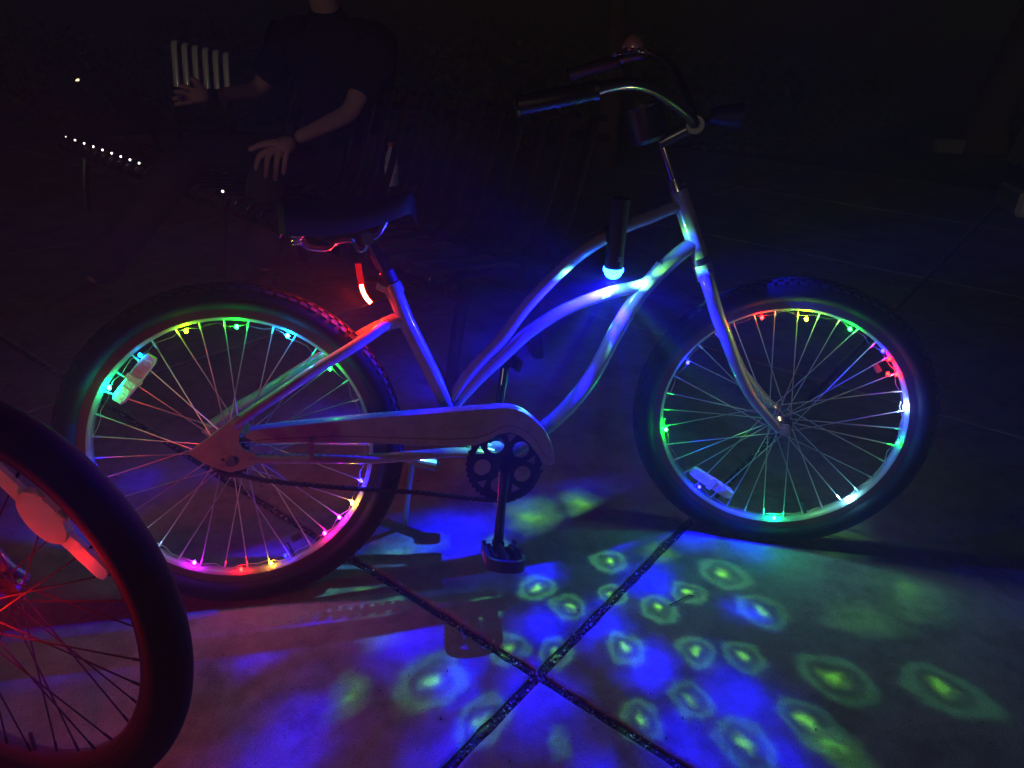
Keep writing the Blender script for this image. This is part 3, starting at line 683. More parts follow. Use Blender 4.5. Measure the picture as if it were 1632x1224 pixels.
def gobo():
    ld = bpy.data.lights.new('projector_beam', 'POINT'); ld.energy = 115; ld.shadow_soft_size = .0035; ld.color = (1, 1, 1)
    ld.use_nodes = True; n = ld.node_tree.nodes; l = ld.node_tree.links; n.clear()
    out = n.new('ShaderNodeOutputLight'); em = n.new('ShaderNodeEmission'); l.new(em.outputs[0], out.inputs[0])
    geo = n.new('ShaderNodeNewGeometry')
    inv = n.new('ShaderNodeVectorMath'); inv.operation = 'SCALE'; inv.inputs['Scale'].default_value = GOBO_SIGN
    l.new(geo.outputs['Incoming'], inv.inputs[0])
    nz = n.new('ShaderNodeTexNoise'); nz.inputs['Scale'].default_value = 13; nz.inputs['Detail'].default_value = 2
    l.new(inv.outputs[0], nz.inputs['Vector'])
    ma = n.new('ShaderNodeVectorMath'); ma.operation = 'MULTIPLY_ADD'; ma.inputs[1].default_value = (.045, .045, .045)
    l.new(nz.outputs['Color'], ma.inputs[0]); 
    sb_ = n.new('ShaderNodeVectorMath'); sb_.operation = 'SUBTRACT'; sb_.inputs[1].default_value = (.024, .024, .024)
    l.new(inv.outputs[0], sb_.inputs[0]); l.new(sb_.outputs[0], ma.inputs[2])
    dirv = ma.outputs[0]
    nf = n.new('ShaderNodeTexNoise'); nf.inputs['Scale'].default_value = 34; nf.inputs['Detail'].default_value = 3; l.new(inv.outputs[0], nf.inputs['Vector'])
    mf = n.new('ShaderNodeVectorMath'); mf.operation = 'MULTIPLY_ADD'; mf.inputs[1].default_value = (.028, .028, .028); l.new(nf.outputs['Color'], mf.inputs[0]); l.new(dirv, mf.inputs[2])
    sf_ = n.new('ShaderNodeVectorMath'); sf_.operation = 'SUBTRACT'; sf_.inputs[1].default_value = (.014, .014, .014); l.new(mf.outputs[0], sf_.inputs[0]); dirv = sf_.outputs[0]
    n2 = n.new('ShaderNodeTexNoise'); n2.inputs['Scale'].default_value = 6; n2.inputs['Detail'].default_value = 2; l.new(inv.outputs[0], n2.inputs['Vector'])
    m2 = n.new('ShaderNodeVectorMath'); m2.operation = 'MULTIPLY_ADD'; m2.inputs[1].default_value = (.14, .14, .14); l.new(n2.outputs['Color'], m2.inputs[0]); l.new(dirv, m2.inputs[2])
    s2_ = n.new('ShaderNodeVectorMath'); s2_.operation = 'SUBTRACT'; s2_.inputs[1].default_value = (.07, .07, .07); l.new(m2.outputs[0], s2_.inputs[0]); dir2 = s2_.outputs[0]
    def field(items):
        prev = None
        for (d, r) in items:
            a = n.new('ShaderNodeVectorMath'); a.operation = 'DISTANCE'; a.inputs[1].default_value = d; l.new(dirv, a.inputs[0])
            b = n.new('ShaderNodeMath'); b.operation = 'MULTIPLY'; b.inputs[1].default_value = 1 / r; l.new(a.outputs['Value'], b.inputs[0])
            if prev is None: prev = b.outputs[0]
            else:
                c = n.new('ShaderNodeMath'); c.operation = 'MINIMUM'; l.new(prev, c.inputs[0]); l.new(b.outputs[0], c.inputs[1]); prev = c.outputs[0]
        return prev
    def dirs(sp, k=1.):
        o = []
        for x, y, r in sp:
            v = Vector((x, y, 0)) - LP; o.append((v.normalized(), max(.03, k * r / v.length)))
        return o
    rnd = random.Random(3); ex_g = []; ex_b = []
    for i in range(70):
        z = 1 - 2 * (i + .5) / 70; a = i * 2.39996; q = math.sqrt(1 - z * z); d = Vector((q * math.cos(a), q * math.sin(a), z))
        if z < -.38 and not (d.y > .55): continue
        if d.y > .30 and z > -.4: continue
        (ex_g if i % 6 == 0 else ex_b).append((d, rnd.uniform(.10, .2)))
    for d_, r_ in (((-.95, .05, -.22), .30), ((-.78, .06, -.55), .26), ((-.45, .08, -.88), .20), ((.35, .10, -.90), .16), ((-.98, .0, .12), .2), ((-.62, .30, -.70), .2)):
        ex_b.append((Vector(d_).normalized(), r_))
    for d_, r_ in (((.86, .22, .45), .22), ((-.58, -.26, -.77), .08), ((.90, .12, .10), .14), ((-.30, .02, -.95), .05)): ex_g.append((Vector(d_).normalized(), r_))
    def ramp(src, pts):
        r = n.new('ShaderNodeValToRGB'); el = r.color_ramp.elements
        while len(el) < len(pts): el.new(.5)
        for i, (p, c) in enumerate(pts): el[i].position = p / 2; el[i].color = (*c, 1)
        h = n.new('ShaderNodeMath'); h.operation = 'MULTIPLY'; h.inputs[1].default_value = .5; l.new(src, h.inputs[0]); l.new(h.outputs[0], r.inputs[0])
        return r.outputs[0]
    BL = {3, 10, 17, 18, 25, 26, 8, 29, 30, 31, 32, 33}
    gd = dirs(G_SP)
    g = ramp(field([q for i_, q in enumerate(gd) if i_ not in BL or i_ == 3]), [(0, (.20, 1.05, .04)), (.13, (.17, .85, .04)), (.27, (.045, .22, .025)), (.46, (.006, .035, .012)), (.62, (.010, .06, .02)), (.80, (.022, .14, .05)), (.93, (.016, .105, .045)), (1.06, (.004, .02, .012)), (1.3, (0, 0, 0))])
    dirv = dir2
    gb = ramp(field([q for i_, q in enumerate(gd) if i_ in BL and i_ != 3] + ex_g), [(0, (.13, .75, .03)), (.14, (.07, .38, .02)), (.38, (.03, .16, .025)), (.75, (.013, .07, .02)), (1.1, (0, 0, 0))])
    ad = n.new('ShaderNodeVectorMath'); ad.operation = 'ADD'; l.new(g, ad.inputs[0]); l.new(gb, ad.inputs[1]); g = ad.outputs[0]
    b = ramp(field(dirs(B_SP, 1.25) + ex_b), [(0, (.006, .002, 2.1)), (.4, (.005, .0016, 1.5)), (.8, (.003, .001, .50)), (1.15, (.001, .0004, .13)), (1.6, (0, 0, 0))])
    s1 = n.new('ShaderNodeVectorMath'); s1.operation = 'ADD'; l.new(g, s1.inputs[0]); l.new(b, s1.inputs[1])
    s2 = n.new('ShaderNodeVectorMath'); s2.operation = 'ADD'; l.new(s1.outputs[0], s2.inputs[0]); s2.inputs[1].default_value = (.0009, .0024, .010)
    sx = n.new('ShaderNodeSeparateXYZ'); l.new(inv.outputs[0], sx.inputs[0])
    mr = n.new('ShaderNodeMapRange'); mr.interpolation_type = 'SMOOTHSTEP'; mr.inputs['From Min'].default_value = -.25; mr.inputs['From Max'].default_value = .35; mr.inputs['To Min'].default_value = 1; mr.inputs['To Max'].default_value = .28
    l.new(sx.outputs[2], mr.inputs['Value'])
    sg_ = n.new('ShaderNodeTexNoise'); sg_.inputs['Scale'].default_value = 190; sg_.inputs['Detail'].default_value = 2; l.new(inv.outputs[0], sg_.inputs['Vector'])
    mg = n.new('ShaderNodeMapRange'); mg.inputs['From Min'].default_value = .3; mg.inputs['From Max'].default_value = .7; mg.inputs['To Min'].default_value = .55; mg.inputs['To Max'].default_value = 1.45; l.new(sg_.outputs['Fac'], mg.inputs['Value'])
    mm = n.new('ShaderNodeMath'); mm.operation = 'MULTIPLY'; l.new(mg.outputs[0], mm.inputs[0]); l.new(mr.outputs[0], mm.inputs[1])
    s3 = n.new('ShaderNodeVectorMath'); s3.operation = 'SCALE'; l.new(s2.outputs[0], s3.inputs[0]); l.new(mm.outputs[0], s3.inputs['Scale'])
    l.new(s3.outputs[0], em.inputs['Color']); em.inputs['Strength'].default_value = 1
    o = bpy.data.objects.new('projector_beam', ld); C.objects.link(o); o.parent = disco; o.location = (0, 0, -.0195)
GOBO_SIGN = 1.0
gobo()

# ------------------------------------------------------------------ red tail light on the seat post
tail = thing('tail_light', 'glowing red curved strip light clipped behind the seat post', 'bike light'); tail.matrix_world = LB
TP = spline([(.260, 0, .704), (.2615, 0, .685), (.264, 0, .664)], 5)
def strip(P, w_, th, name, m_, parent):
    k = len(P); vs = []
    for i, p in enumerate(P):
        d = (P[min(i + 1, k - 1)] - P[max(i - 1, 0)]).normalized(); nn = Vector((d.z, 0, -d.x))
        for (a, b) in ((-th / 2, -w_ / 2), (th / 2, -w_ / 2), (th / 2, w_ / 2), (-th / 2, w_ / 2)): vs.append(p + nn * a + Vector((0, b, 0)))
    fs = [(i * 4 + j, (i + 1) * 4 + j, (i + 1) * 4 + (j + 1) % 4, i * 4 + (j + 1) % 4) for i in range(k - 1) for j in range(4)] + [(3, 2, 1, 0), (k * 4 - 4, k * 4 - 3, k * 4 - 2, k * 4 - 1)]
    return MB().add(vs, fs).build(name, m_, parent, sharp=40)
strip(TP, .020, .012, 'upper_lens', mat('red_lens', (.7, .02, .01), .15, coat=1, emit=(1, .01, .005), estr=.55), tail)
TP2 = spline([(.264, 0, .661), (.2665, 0, .650), (.2715, 0, .638), (.281, 0, .626)], 5)
strip(TP2, .018, .007, 'lit_strip', emission('red_glow', (1, .022, .008), 560.), tail)
TP3 = [p + Vector((.0072, 0, .002)) for p in TP2]
strip(TP3, .021, .006, 'strip_back', mat('red_back', (.5, .02, .01), .2, coat=1), tail)
MB().box((.290, 0, .672), (.040, .012, .012), None, .002).build('clip_arm', blackp, tail)
MB().lathe([(.0136, -.012), (.0175, -.012), (.0175, .012), (.0136, .012)], 20, Matrix.Translation((.317, 0, .676)) @ Matrix.Rotation(R(-24), 4, 'Y') @ Matrix.Rotation(PI / 2, 4, 'X'), True).build('clip_band', blackp, tail)

# ------------------------------------------------------------------ second bicycle, lower left, only its front wheel in frame
HB = -.49; LEANB = .098
b2 = thing('bicycle', 'dark bicycle lower left with red-lit white wheel reflector', 'bicycle', (-.306, -.378, 0))
e_ = Vector((math.cos(HB), math.sin(HB), 0)); nB = Vector((-math.sin(HB), math.cos(HB), 0)); upB = Vector((0, 0, math.cos(LEANB))) + nB * math.sin(LEANB); nnB = upB.cross(e_)
mb = Matrix.Identity(4)
for i in range(3): mb[i][0] = e_[i]; mb[i][1] = nnB[i]; mb[i][2] = upB[i]
mb.translation = Vector((-.306, -.378, 0)); b2.matrix_world = mb
dkspoke = mat('black_spoke', (.009, .009, .009), .8, spec=.1)
w2 = make_wheel(b2, Matrix.Translation((0, 0, .337)) @ Matrix.Rotation(R(14), 4, 'Y') @ Matrix.Scale(1.006, 4), True, dkspoke, rubber, mat('black_rim', (.12, .08, .08), .3, metal=.7), .0305, False, 'b')
# oval reflector with two tails
rf = link('reflector', None, w2)
def refl2(L0, parent):
    g = MB(); n = 40; outl = []
    ring_ = []
    for i in range(n):
        a = 2 * PI * i / n; ring_.append((.046 * math.cos(a), .031 * math.sin(a)))
    def ext(pts, y0, y1, mname, name):
        k = len(pts); vs = [(x, y0, z) for x, z in pts] + [(x * .93, y1, z * .93) for x, z in pts]
        fs = [tuple(range(k)), tuple(reversed(range(k, 2 * k)))] + [(i, k + i, k + (i + 1) % k, (i + 1) % k) for i in range(k)]
        return MB().add(vs, fs)
    ext(ring_, .004, -.006, None, '').build('oval_lens', mat('white_reflector', (.78, .70, .68), .28, coat=.5, bump=.3, bscale=300), parent, sharp=25)
    for s_ in (-1, 1):
        tails = MB()
        pts = [(s_ * .036, -.014), (s_ * .07, -.0135), (s_ * .105, -.013), (s_ * .112, -.008), (s_ * .112, .008), (s_ * .105, .013), (s_ * .07, .0135), (s_ * .036, .014)]
        k = len(pts); vs = [(x, .003, z) for x, z in pts] + [(x, -.0035, z * .9) for x, z in pts]
        tails.add(vs, [tuple(range(k)), tuple(reversed(range(k, 2 * k)))] + [(i, k + i, k + (i + 1) % k, (i + 1) % k) for i in range(k)])
        tails.build('reflector_tail', MATS['white_reflector'], parent, sharp=25)
    MB().box((.020, -.004, .029), (.016, .008, .010), None, .002).build('reflector_clip', MATS['white_reflector'], parent)
    MB().box((-.020, -.004, .029), (.014, .008, .008), None, .002).build('reflector_clip', MATS['white_reflector'], parent)
refl2(0, rf)
wm = MATS['white_reflector']; n_ = wm.node_tree.nodes; l_ = wm.node_tree.links
tb = n_.new('ShaderNodeBsdfTranslucent'); tb.inputs[0].default_value = (.8, .72, .70, 1); mx = n_.new('ShaderNodeMixShader'); mx.inputs[0].default_value = .3
l_.new(n_['Principled BSDF'].outputs[0], mx.inputs[1]); l_.new(tb.outputs[0], mx.inputs[2]); l_.new(mx.outputs[0], n_['Material Output'].inputs['Surface'])
REFL_ANG = None
# placed in the wheel plane
w2inv = (mb @ (Matrix.Translation((0, 0, .337)) @ Matrix.Rotation(R(14), 4, 'Y') @ Matrix.Scale(1.006, 4))).inverted()
def to_plane(px, py, yl):
    d = (cf * 1180 + cr * (px - 816) - cu * (py - 612)); o = w2inv @ Vector((0.25005, -1.31103, 1.11906)); dd = w2inv.to_3x3() @ d
    t = (yl - o.y) / dd.y; return o + dd * t
RC, RT = Vector((.035, -.026, .148)), Vector((.1, -.02, .1))
REFL_C = to_plane(71, 823, -.008); REFL_T = to_plane(150, 898, -.008)
dv = REFL_T - REFL_C
rf.matrix_local = Matrix.Translation(REFL_C) @ Matrix.Rotation(-math.atan2(dv.z, dv.x), 4, 'Y')
for sg in (-1, 1):
    MB().tube(spline([(0, sg * .058, .337), (-.045, sg * .056, .37), (-.12, sg * .05, .50), (-.20, sg * .042, .68)], 4), .012, 12).build('fork_blade', paint2, b2)
MB().tube([(-.19, 0, .66), (-.26, 0, .83)], .02, 14).build('head_tube', paint2, b2)
MB().box((-.195, 0, .675), (.04, .10, .03), Matrix.Rotation(R(-23), 3, 'Y'), .006).build('fork_crown', paint2, b2)
MB().tube([(-.20, 0, .70), (-.62, 0, .30)], .018, 12).build('down_tube', paint2, b2)
MB().tube([(-.245, 0, .80), (-.75, 0, .72)], .015, 12).build('top_tube', paint2, b2)
MB().tube([(-.62, 0, .30), (-.80, 0, .82)], .015, 12).build('seat_tube', paint2, b2)
MB().tube([(-.27, 0, .83), (-.29, 0, .90), (-.26, 0, .93)], .011, 10).build('stem', blackm, b2)
MB().tube(spline([(-.34, -.30, .95), (-.28, -.18, .95), (-.26, 0, .93), (-.28, .18, .95), (-.34, .30, .95)], 5), .011, 12).build('handlebar', blackm, b2)
for sg in (-1, 1):
    MB().tube([(-.77, sg * .02, .74), (-1.06, sg * .06, .337)], .009, 10).build('seat_stay', paint2, b2)
    MB().tube([(-.62, sg * .03, .30), (-1.06, sg * .06, .337)], .010, 10).build('chain_stay', paint2, b2)
make_wheel(b2, Matrix.Translation((-1.06, 0, .337)), False, dkspoke, rubber, MATS['black_rim'], .0305, False, 'b')
MB().add([(x - .93, y, z + .87) for x, y, z in [(a[0], a[1], a[2] - .8) for a in sd_v]], sf).build('saddle', vinyl, b2)
# red lamp clipped near that wheel's hub
rl = thing('wheel_light', 'small bright red light clipped by the hub of the lower left bicycle wheel', 'bike light')
rp = Vector((-.2565, -.421, .371)); rl.location = rp
MB().ball((0, 0, 0), .010, 14, 9).build('lens', emission('red_lamp', (1, .012, .006), 560.), rl)
MB().tube([(0, .0, 0), tuple(nnB * -.03)], .007, 8).build('clip', blackp, rl)

# ------------------------------------------------------------------ bench with steel strap slats
BU = Vector((.565, -.825, 0)).normalized(); BN = Vector((-BU.y, BU.x, 0)) ; BN = Vector((.825, .565, 0)).normalized()
bO = Vector((-.28, 2.07, 0))
bench = thing('bench', 'long dark steel slat bench that the seated person uses', 'bench', bO, (0, 0, math.atan2(BU.y, BU.x)))
prof_b = spline([(0, 0, .36), (-.008, 0, .395), (.02, 0, .425), (.07, 0, .425), (.22, 0, .405), (.38, 0, .395), (.47, 0, .41), (.53, 0, .50), (.59, 0, .66), (.645, 0, .83), (.66, 0, .862), (.685, 0, .868), (.70, 0, .85)], 3)
k = len(prof_b); vs = []
for i, p in enumerate(prof_b):
    d = (prof_b[min(i + 1, k - 1)] - prof_b[max(i - 1, 0)]).normalized(); nn = Vector((-d.z, 0, d.x))
    for (a, b) in ((-.004, -.0185), (0, -.022), (.004, -.0185), (.0055, 0), (.004, .0185), (0, .022), (-.004, .0185)): 
        q = p + nn * a; vs.append((b, q.x, q.z))
fs = [(i * 7 + j, (i + 1) * 7 + j, (i + 1) * 7 + (j + 1) % 7, i * 7 + (j + 1) % 7) for i in range(k - 1) for j in range(7)] + [(6, 5, 4, 3, 2, 1, 0), tuple(k * 7 - 7 + j for j in range(7))]
slat0 = MB().add(vs, fs).build('slat', bench_m, bench, sharp=80)
PITCH = .112
kq = 15; vq = vs[:kq * 7]
slat1 = MB().add(vq, [f for f in fs if max(f) < kq * 7] + [tuple(kq * 7 - 7 + j for j in range(7))]).build('slat', bench_m, bench, sharp=80)
f0 = f1 = True
for i in range(-18, 14):
    if i < -4: o = slat1 if f1 else link('slat', slat1.data, bench); f1 = False
    else: o = slat0 if f0 else link('slat', slat0.data, bench); f0 = False
    o.location = (i * PITCH, 0, 0)
for z, y in ((.36, .01), (.385, .40), (.80, .645)):
    MB().tube([((-18.5 if z < .7 else -4.4) * PITCH, y + .012, z), (13.5 * PITCH, y + .012, z)], .016, 10).build('rail', bench_m, bench)
for x in (-17.5, -2, 12.5):
    MB().tube(spline([(x * PITCH, .05, 0), (x * PITCH, .08, .2), (x * PITCH, .12, .37)], 3), .022, 10).build('leg', bench_m, bench)
    MB().tube(spline([(x * PITCH, .50, 0), (x * PITCH, .46, .2), (x * PITCH, .42, .38)], 3), .022, 10).build('leg', bench_m, bench)

# added beads on a wire, glowing in place of glints on the seat edge
glint_row = thing('string_lights', 'row of added glowing beads standing in for glints on the front edge of the dark bench seat', 'string lights')  # added glint beads, not a string of lights
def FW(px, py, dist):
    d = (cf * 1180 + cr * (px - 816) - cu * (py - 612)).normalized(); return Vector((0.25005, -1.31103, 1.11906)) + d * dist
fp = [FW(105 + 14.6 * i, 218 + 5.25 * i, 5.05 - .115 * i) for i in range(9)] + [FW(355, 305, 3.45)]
wl_ = emission('glint_white', (1, .93, .82), 5.)
for i, p in enumerate(fp): MB().ball(p, .0052 if i else .003, 8, 5).build('led_bulb', wl_, glint_row)  # added beads standing in for glints, not bulbs
MB().tube(spline([fp[0] - (fp[1] - fp[0]) * .5] + fp, 4), .0015, 5).build('wire', blackp, glint_row)  # added wire, only joins the glint beads

# water bottle standing on the bench
# pale slatted seat back behind the person
pb = thing('bench', 'pale grey slatted seat back lit faintly, behind the hand with the watch', 'bench', (-.73, 4.52, 0), (0, 0, R(-14)))
sl_ = None
for i in range(6):
    g = MB(); P = spline([(0, .03, .66), (0, .04, .74), (0, .06, .88), (0, .075, .935), (0, .10, .95), (0, .12, .94)], 4)
    if sl_ is None:
        sl_ = g.tube(P, .021, 10, flat=.3, up=(0, 1, 0)).build('slat', mat('pale_enamel', (.80, .80, .70), .3, coat=.4), pb); o = sl_
    else: o = link('slat', sl_.data, pb)
    o.location = (-.17 + i * .070, 0, -i * .012)
for x in (-.19, .19):
    MB().tube([(x, .03, 0), (x, .02, .44), (x, .04, .64)], .016, 10).build('leg', bench_m, pb)
MB().tube([(-.22, .05, .46), (.22, .05, .46)], .015, 8).build('rail', bench_m, pb)
MB().tube([(-.22, .04, .655), (.22, .04, .60)], .010, 8).build('rail', bench_m, pb)
MB().box((0, -.18, .43), (.44, .42, .03), None, .008).build('seat', bench_m, pb)
for x in (-.19, .19): MB().tube([(x, -.34, 0), (x, -.34, .42)], .018, 10).build('leg', bench_m, pb)
bt = thing('bottle', 'clear plastic water bottle with red cap standing on the bench', 'bottle', (.455, 2.42, .405))
MB().lathe([(0, -.0), (.028, 0), (.033, -.006), (.033, -.05), (.031, -.055), (.033, -.06), (.033, -.10), (.031, -.105), (.032, -.125), (.024, -.155), (.013, -.172), (.013, -.185), (0, -.185)], 24, Matrix.Rotation(-PI / 2, 4, 'X')).build('bottle_body', mat('clear_pet', (.6, .62, .66), .12, coat=1), bt)
MB().lathe([(.0332, -.062), (.0338, -.063), (.0338, -.10), (.0332, -.101)], 24, Matrix.Rotation(-PI / 2, 4, 'X')).build('label', mat('paper_label', (.8, .76, .74), .5), bt)
MB().lathe([(.0, -.206), (.014, -.205), (.0155, -.202), (.0155, -.186), (0, -.186)], 20, Matrix.Rotation(-PI / 2, 4, 'X')).build('cap', mat('red_cap', (.55, .10, .06), .4), bt)

# ------------------------------------------------------------------ seated person
def skinned(name, verts, edges, radii, m_, parent, sub=2, root=0):
    me = bpy.data.meshes.new(name); me.from_pydata([tuple(v) for v in verts], edges, [])
    o = bpy.data.objects.new(name, me); C.objects.link(o)
    md = o.modifiers.new('s', 'SKIN'); md.use_smooth_shade = True
    for i, r_ in enumerate(radii):
        sv = me.skin_vertices[0].data[i]; sv.radius = (r_, r_) if not hasattr(r_, '__len__') else r_; sv.use_root = (i == root)
    sm = o.modifiers.new('u', 'SUBSURF'); sm.levels = sub; sm.render_levels = sub
    dg = bpy.context.evaluated_depsgraph_get(); dg.update()
    m2 = bpy.data.meshes.new_from_object(o.evaluated_get(dg)); bpy.data.objects.remove(o)
    m2.materials.clear(); m2.materials.append(m_); m2.shade_smooth()
    return link(name, m2, parent)
person = thing('person', 'person in black t-shirt and grey trousers sitting on the bench, hand on knee', 'person')
J = {'pelvis': (.30, 2.60, .50), 'waist': (.27, 2.58, .70), 'chest': (.22, 2.52, .92), 'neck': (.19, 2.46, 1.08), 'head0': (.18, 2.40, 1.25), 'head1': (.17, 2.39, 1.33),
     'shL': (.40, 2.33, 1.02), 'elL': (.27, 2.19, .76), 'wrL': (.035, 2.055, .665),
     'shR': (.02, 2.66, 1.03), 'elR': (-.16, 2.72, .80), 'wrR': (-.34, 2.45, .79), 
     'hipL': (.30, 2.47, .49), 'knL': (-.10, 2.10, .55), 'anL': (-.13, 1.99, .11), 'toL': (-.26, 1.88, .035),
     'hipR': (.20, 2.68, .49), 'knR': (-.42, 2.35, .58), 'anR': (-.80, 1.86, .12), 'toR': (-.94, 1.74, .04)}
names = [n for n in J if n != 'collar']; idx = {n: i for i, n in enumerate(names)}
J['collar'] = (.185, 2.43, 1.205)
E_ = [('pelvis', 'waist'), ('waist', 'chest'), ('chest', 'neck'), ('neck', 'head0'), ('head0', 'head1'), ('chest', 'shL'), ('shL', 'elL'), ('elL', 'wrL'), ('chest', 'shR'), ('shR', 'elR'), ('elR', 'wrR'), ('pelvis', 'hipL'), ('hipL', 'knL'), ('knL', 'anL'), ('anL', 'toL'), ('pelvis', 'hipR'), ('hipR', 'knR'), ('knR', 'anR'), ('anR', 'toR')]
rad = {'pelvis': .14, 'waist': .13, 'chest': .145, 'neck': .055, 'head0': .075, 'head1': .09, 'shL': .062, 'elL': .043, 'wrL': .028, 'shR': .062, 'elR': .043, 'wrR': .028, 'hipL': .085, 'knL': .058, 'anL': .03, 'toL': .015, 'hipR': .085, 'knR': .058, 'anR': .03, 'toR': .015}
bv = [Vector(J[n]) for n in names]; br = [rad[n] for n in names]; be = [(idx[a], idx[b]) for a, b in E_ if not b.startswith('to')]; br = [.01 if n.startswith('to') else r for n, r in zip(names, br)]
for n in ('toL', 'toR'): bv[idx[n]] = Vector(J['pelvis'])
be += [(idx['pelvis'], idx['toL']), (idx['pelvis'], idx['toR'])]
def hand(wr, palm, kn, fingers, thumb):
    base = idx[wr]
    bv.append(Vector(palm)); br.append((.030, .019)); pi_ = len(bv) - 1; be.append((base, pi_))
    for chain_ in fingers:
        prev = pi_
        for q, r_ in chain_:
            bv.append(Vector(q)); br.append(r_); be.append((prev, len(bv) - 1)); prev = len(bv) - 1
    prev = pi_
    for q, r_ in thumb:
        bv.append(Vector(q)); br.append(r_); be.append((prev, len(bv) - 1)); prev = len(bv) - 1
def W(px, py, dist):
    d = (cf * 1180 + cr * (px - 816) - cu * (py - 612)).normalized(); return Vector((0.25005, -1.31103, 1.11906)) + d * dist
hd = 3.36
skinned('body', bv, be, br, skin, person, 2, 0)
def hand_mesh(wrist, kn, tips, thumb, parent, pr=.021):
    # palm as a small grown chain plus five fingers rooted in it
    vs = [wrist, wrist.lerp((kn[1] + kn[2]) / 2, .45)]; es = [(0, 1)]; rs = [.028, .036]
    for k_, t_, ln in zip(kn, tips, range(4)):
        mid = k_.lerp(t_, .42) + Vector((0, -.006, .006)); m2_ = k_.lerp(t_, .74) + Vector((0, -.003, .001))
        i0 = len(vs); vs += [k_, mid, m2_, t_]; rs += [.0145, .0120, .0112, .0092]; es += [(1, i0), (i0, i0 + 1), (i0 + 1, i0 + 2), (i0 + 2, i0 + 3)]
    i0 = len(vs); vs += thumb; rs += [.0175, .0140, .0110]; es += [(1, i0), (i0, i0 + 1), (i0 + 1, i0 + 2)]
    h = skinned('hand', vs, es, rs, skin, parent, 2, 1)
    n = MB()
    return h
wl = Vector(J['wrL'])
hand_mesh(wl, [W(414, 247, hd - .01), W(428, 246, hd - .02), W(443, 246, hd - .02), W(457, 242, hd - .01)],
          [W(407, 272, hd - .0), W(423, 284, hd - .0), W(438, 289, hd - .0), W(451, 279, hd + .0)], [W(432, 228, hd), W(414, 231, hd - .01), W(395, 240, hd - .02)], person)
wr = Vector(J['wrR']); 
hd2 = (wr - Vector((0.25005, -1.31103, 1.11906))).length
hand_mesh(wr, [W(306, 144, hd2), W(300, 150, hd2), W(296, 156, hd2), W(296, 163, hd2)], [W(285, 136, hd2), W(276, 146, hd2 - .01), W(274, 158, hd2 - .01), W(278, 168, hd2)], [W(318, 138, hd2), W(312, 129, hd2), W(302, 124, hd2)], person)
def sub(names_, r_over):
    im = {n: i for i, n in enumerate(names_)}
    return [Vector(J[n]) for n in names_], [(im[a], im[b]) for a, b in E_ if a in im and b in im], [r_over[n] for n in names_]
J['slL'] = tuple(Vector(J['shL']).lerp(Vector(J['elL']), .72)); J['slR'] = tuple(Vector(J['shR']).lerp(Vector(J['elR']), .72))
E_ += [('shL', 'slL'), ('shR', 'slR')]
E_.append(('neck', 'collar')); v_, e2, r2_ = sub(['pelvis', 'waist', 'chest', 'neck', 'collar', 'shL', 'shR', 'slL', 'slR'], {'pelvis': .165, 'waist': .155, 'chest': .185, 'neck': .112, 'collar': .080, 'shL': .100, 'shR': .100, 'slL': .072, 'slR': .072})
skinned('t_shirt', v_, e2, r2_, shirt_m, person, 2, 1)
v_, e2, r2_ = sub(['pelvis', 'hipL', 'knL', 'anL', 'hipR', 'knR', 'anR'], {'pelvis': .15, 'hipL': .108, 'knL': .088, 'anL': .082, 'hipR': .108, 'knR': .092, 'anR': .085})
skinned('trousers', v_, e2, r2_, trouser_m, person, 2, 0)
for a, b in (('anL', 'toL'), ('anR', 'toR')):
    A_, B_ = Vector(J[a]), Vector(J[b]); d = (B_ - A_); d.z = 0; d.normalize()
    skinned('shoe', [A_ + Vector((0, 0, -.03)) - d * .04, Vector((A_.x, A_.y, .05)) + d * .03, Vector((A_.x, A_.y, .042)) + d * .12, Vector((A_.x, A_.y, .036)) + d * .19], [(0, 1), (1, 2), (2, 3)], [.045, .048, .044, .034], shoe_m, person, 2, 1)
MB().ball((.185, 2.43, 1.35), .112, 20, 12, (.95, 1.02, 1.05)).build('hair', hair_m, person)
MB().ball((.172, 2.30, 1.29), .016, 8, 6, (.8, 1.1, 1)).build('nose', skin, person)
hat = None
for q in 'LR':
    a_, b_ = Vector(J['sh' + q]), Vector(J['sl' + q]); c_ = Vector(J['chest']).lerp(a_, .55) + Vector((0, 0, .05))
    sv_ = MB().tube(spline([c_, a_, a_.lerp(b_, .5), b_], 5), [.115, .112, .108, .104, .100, .096, .093, .090, .088, .086, .084, .083, .082, .081, .080, .079], 18)
    sv_.build('sleeve', shirt_m, person)
wt = MB().tube([wr + Vector((-.004, -.002, 0)), wr + Vector((.022, .012, 0))], .033, 16); wt.build('watch_strap', blackp, person)
MB().tube([W(286, 155, hd2 - .035), W(290, 157, hd2 - .028)], .014, 12).build('watch_face', mat('watch_glass', (.35, .3, .6), .08, coat=1, metal=.5), person)

